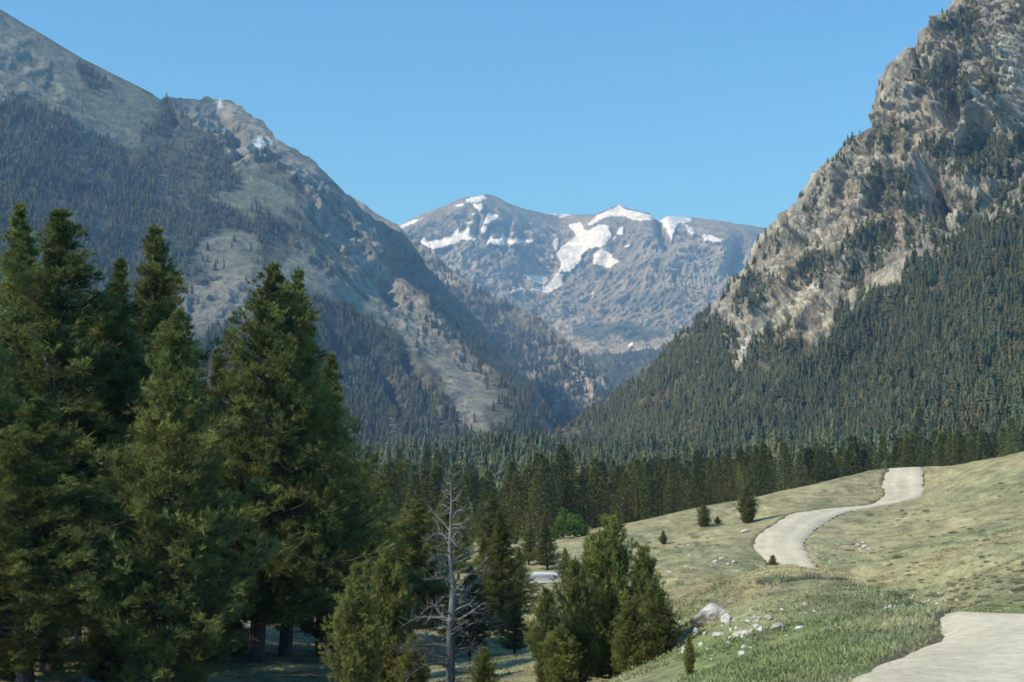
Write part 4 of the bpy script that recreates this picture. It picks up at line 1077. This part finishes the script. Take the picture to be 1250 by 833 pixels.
for k in range(14):
    t = k / 14; D = 17.5 + 8 * t; i = np.argmin(np.abs(LEs[:, 1] - D)); x = LEs[i, 0] - rng.uniform(.05, .5)
    p = np.array([x, D, float(ground_z(np.array([x]), np.array([D]))[0])]); s = rng.uniform(.02, .055)
    o = link("rock", RM[1 + k % 5], None, p, label="loose stone along the near left edge of the road", category="rock", group="loose stones on the road edge"); o.scale = (s, s, s); o.rotation_euler = (0, 0, rng.uniform(0, 6))

# ================================================================== SAGEBRUSH, BUSH, LOG, GRASS
def shrub_mesh(seed, col, n=260, K=5, nl=.22, nw=.05, flat=.6, tall=1.0):
    r = np.random.default_rng(seed)
    d = norm(r.normal(size=(n, 3))); d[:, 2] = np.abs(d[:, 2]); rr = r.uniform(.5, 1, n)[:, None] ** .5
    lum = 1 + .25 * np.sin(d[:, 0:1] * 4 + seed) * np.cos(d[:, 1:2] * 5)
    O = d * rr * .82 * lum * np.array([1, 1, flat * tall]); V, Fc = blades(O, norm(d + [0, 0, .5]), nl, nw, K, .7, r)
    c = np.array(col)[None] * np.repeat(r.uniform(.7, 1.3, n) * (.7 + .5 * d[:, 2]), K * 3)[:, None]
    return make_mesh("shrub", V, Fc, None, c, [M_LEAF])
SAGE = [shrub_mesh(k, (.31, .33, .24)) for k in range(3)]
GRNB = shrub_mesh(9, (.13, .22, .05), n=700, K=6, nl=.16, nw=.07, flat=1.5)
def on_ground_px(px, py):
    Ds = np.exp(np.linspace(math.log(18), math.log(225), 500)); xs_ = (px - 625) / F * Ds
    zs = gz_smooth(xs_, Ds); _, yy = proj(np.stack([xs_, Ds, zs], -1)); hit = np.where(yy <= py)[0]
    # hidden dips: take first hit
    return Ds[hit[0]] if len(hit) else None
p = gpos(694, 175); o = link("leafy_bush", GRNB, None, p, label="bright green leafy bush at the forest edge where the meadow ends", category="bush"); o.scale = (2.6, 2.2, 2.3)
cnt = 0; k = 0
regions = [((1150, 1250), (685, 745), 90), ((1010, 1250), (585, 735), 215), ((1050, 1130), (622, 640), 26), ((790, 880), (655, 685), 40), ((700, 1080), (585, 650), 44)]
for (x0, x1), (y0, y1), n in regions:
    for _ in range(n):
        px = rng.uniform(x0, x1); py = rng.uniform(y0, y1); D = on_ground_px(px, py)
        if D is None or D > 222 or k >= 292: continue
        x = (px - 625) / F * D
        if road_dist(np.array([x]), np.array([D]))[0] < .9: continue
        if rng.uniform() > .35 + .9 * (fbm(np.array([[x / 8, D / 8, 0]]), 2, seed=71)[0]): continue
        s = rng.uniform(.12, .4) * (.7 + .5 * (rng.uniform() < .2))
        o = link("sagebrush", SAGE[k % 3], None, gpos(px, D), label="low grey green sagebrush clump on the meadow", category="shrub", group="sagebrush clumps on the meadow")
        o.scale = (s * rng.uniform(.9, 1.5), s, s * rng.uniform(.6, .9)); o.rotation_euler = (0, 0, rng.normal(0, .5)); k += 1
p = gpos(948, on_ground_px(948, 716) or 60)
for dx, lab in ((0, "grey shrub right of the grey boulder below the tiny pine"), (.9, "second grey shrub, further right of the grey boulder")):
    o = link("shrub", SAGE[1], None, p + np.array([dx, .1, -.05]), label=lab, category="shrub"); o.scale = (.75, .5, .45)

# fallen log at the left
p = gpos(110, 46); s = np.linspace(0, 1, 12)
v, q = tube(np.c_[-.95 + 1.9 * s, .15 * np.sin(s * 3), .35 - .22 * s + .08 * np.sin(s * 5)], .11 - .05 * s, 8)
lg = link("fallen_log", make_mesh("fallen_log", bump_tube(v), None, q, None, [M_DEAD], smooth_=True), None, p + np.array([-.3, 0, .25]), label="pale weathered log lying on the ground under the left pines", category="log")
# bare trunks in the shade of the stand
for k, (px, D, h_) in enumerate([(103, 58, 6.5), (117, 60, 7.0), (8, 52, 5.2), (62, 61, 6), (20, 55, 5), (290, 66, 5.5), (383, 68, 5.5), (300, 72, 6), (345, 75, 6)]):
    p = gpos(px, D); s = np.linspace(0, 1, 8); v, q = tube(np.c_[.06 * np.sin(s * 4 + k), .05 * np.cos(s * 3), s * h_ - .2 * (s == 0)], .13 * (1 - .6 * s) + .02, 8)
    e = link("dead_tree", None, None, p, category="dead tree", group="bare trunks in the shade of the stand", label=["slender pale bare trunk in the shaded stand, behind the left pines", "bare shaded trunk beside open ground behind the broadest pine"][px > 200])
    link("trunk", make_mesh("trunk", bump_tube(v), None, q, None, [M_DEAD if k % 2 == 0 else M_BARK], smooth_=True), e)
    st = []; sq = []; of = 0
    for j in range(9):
        t = r.uniform(.2, .95); az = r.uniform(0, 6.28); L = r.uniform(.2, .7); ss = np.linspace(0, 1, 3)
        v, q = tube(np.array([0, 0, t * h_]) + np.array([math.cos(az), math.sin(az), .2]) * (ss * L)[:, None], .015 * (1 - ss) + .006, 4); st.append(v); sq.append(q + of); of += len(v)
    link("branches", make_mesh("branches", np.concatenate(st), None, np.concatenate(sq), None, [M_DEAD], smooth_=True), e)

# grass
def grass():
    n = 60000
    px = rng.uniform(-60, 1300, n); D = np.exp(rng.uniform(math.log(17), math.log(130), n))
    x = (px - 625) / F * D; rd = road_dist(x, D)
    q = np.stack([x, D, 0 * x], -1); cl = fbm(q / 2.5, 3, seed=501)
    keep = (rd > .04) & (cl > rng.uniform(.25, .6, n))
    x, D, rd, cl = x[keep], D[keep], rd[keep], cl[keep]
    z = ground_z(x, D); P = np.stack([x, D, z], -1)
    c = ground_color(x, D, z, False) * 1.22
    sz = (0.03 + .05 * cl) * (1 + .55 * np.exp(-rd / 2.0)) * rng.uniform(.6, 1.3, len(x)) * (1 + D / 160)
    m = len(P); K = 7
    o = np.repeat(P, K, 0) + np.c_[rng.normal(0, .07, (m * K, 2)) * np.repeat(1 + D / 60, K)[:, None], np.full(m * K, -.02)]
    dd = norm(np.c_[rng.normal(0, .38, (m * K, 2)), np.ones(m * K)]); L = np.repeat(sz, K) * rng.uniform(.6, 1.1, m * K)
    side = norm(np.cross(dd, rng.normal(size=(m * K, 3)))); w = (.010 + .0004 * np.repeat(D, K))[:, None]
    V = np.stack([o - side * w, o + side * w, o + dd * L[:, None]], 1).reshape(-1, 3)
    cc = np.repeat(c * rng.uniform(.75, 1.3, (m, 1)), K * 3, 0) * np.tile([.85, .85, 1.25], m * K)[:, None]
    me = make_mesh("grass", V, np.arange(m * K * 3).reshape(-1, 3), None, cc, [M_GRASS])
    link("grass", me, kind="stuff", label="tufted meadow grass on the bank and clearing")
grass()

# ================================================================== HAZE, SKY, SUN, CAMERA
SUN_EL, SUN_AZ = R(40), R(114)       # azimuth to the left of the view direction
hb = bmesh.new(); bmesh.ops.create_cube(hb, size=1)
hme = bpy.data.meshes.new("haze"); hb.to_mesh(hme); hb.free()
hz = link("haze", hme, None, (0, 5400, 900), kind="stuff", label="thin blue air haze filling the valley"); hz.scale = (9000, 11400, 2600)
hm = bpy.data.materials.new("haze"); nt, N, L = nodes(hm)
out = N.new('ShaderNodeOutputMaterial'); vs = N.new('ShaderNodeVolumeScatter'); vs.inputs['Color'].default_value = (.36, .60, .97, 1)
vs.inputs['Density'].default_value = 1.0e-4; vs.inputs['Anisotropy'].default_value = 0.0
L.new(vs.outputs[0], out.inputs['Volume']); hme.materials.append(hm)

world = bpy.data.worlds.new("World"); scene.world = world; world.use_nodes = True
nt = world.node_tree; N = nt.nodes; L = nt.links
for n_ in list(N): N.remove(n_)
wo = N.new('ShaderNodeOutputWorld'); bg = N.new('ShaderNodeBackground'); bg.inputs['Strength'].default_value = 0.15
sky = N.new('ShaderNodeTexSky'); sky.sky_type = 'NISHITA'; sky.sun_disc = False
sky.sun_elevation = SUN_EL; sky.altitude = 2500; sky.air_density = 1.0; sky.dust_density = 0.6; sky.ozone_density = 1.0
# Nishita: rotation 0 puts the sun on +Y, positive turns clockwise seen from above
sky.sun_rotation = -SUN_AZ
vm = N.new('ShaderNodeVectorMath'); vm.operation = 'MULTIPLY'; vm.inputs[1].default_value = (0.50, 1.24, 1.66)
L.new(sky.outputs[0], vm.inputs[0]); L.new(vm.outputs[0], bg.inputs['Color']); L.new(bg.outputs[0], wo.inputs['Surface'])

sd = bpy.data.lights.new("sun", 'SUN'); sd.energy = 5.0; sd.angle = R(.53); sd.color = (1, .94, .82)
so = bpy.data.objects.new("sun", sd); COL.objects.link(so)
from mathutils import Vector
to_sun = Vector((-math.sin(SUN_AZ) * math.cos(SUN_EL), math.cos(SUN_AZ) * math.cos(SUN_EL), math.sin(SUN_EL)))
so.rotation_euler = to_sun.to_track_quat('Z', 'Y').to_euler(); so.location = (0, 0, 60)

cd = bpy.data.cameras.new("camera"); cd.sensor_width = 36; cd.lens = F * 36 / 1250; cd.clip_end = 40000; cd.clip_start = .1
co = bpy.data.objects.new("camera", cd); COL.objects.link(co); co.rotation_euler = (math.pi / 2 + PITCH, 0, 0)
scene.camera = co
scene.view_settings.view_transform = 'Standard'; scene.view_settings.look = 'None'; scene.view_settings.exposure = 0
scene.cycles.use_denoising = True
scene.cycles.max_bounces = 5; scene.cycles.diffuse_bounces = 3; scene.cycles.transmission_bounces = 3; scene.cycles.volume_bounces = 0
scene.cycles.pixel_filter_type = 'BLACKMAN_HARRIS'; scene.cycles.filter_width = 1.7
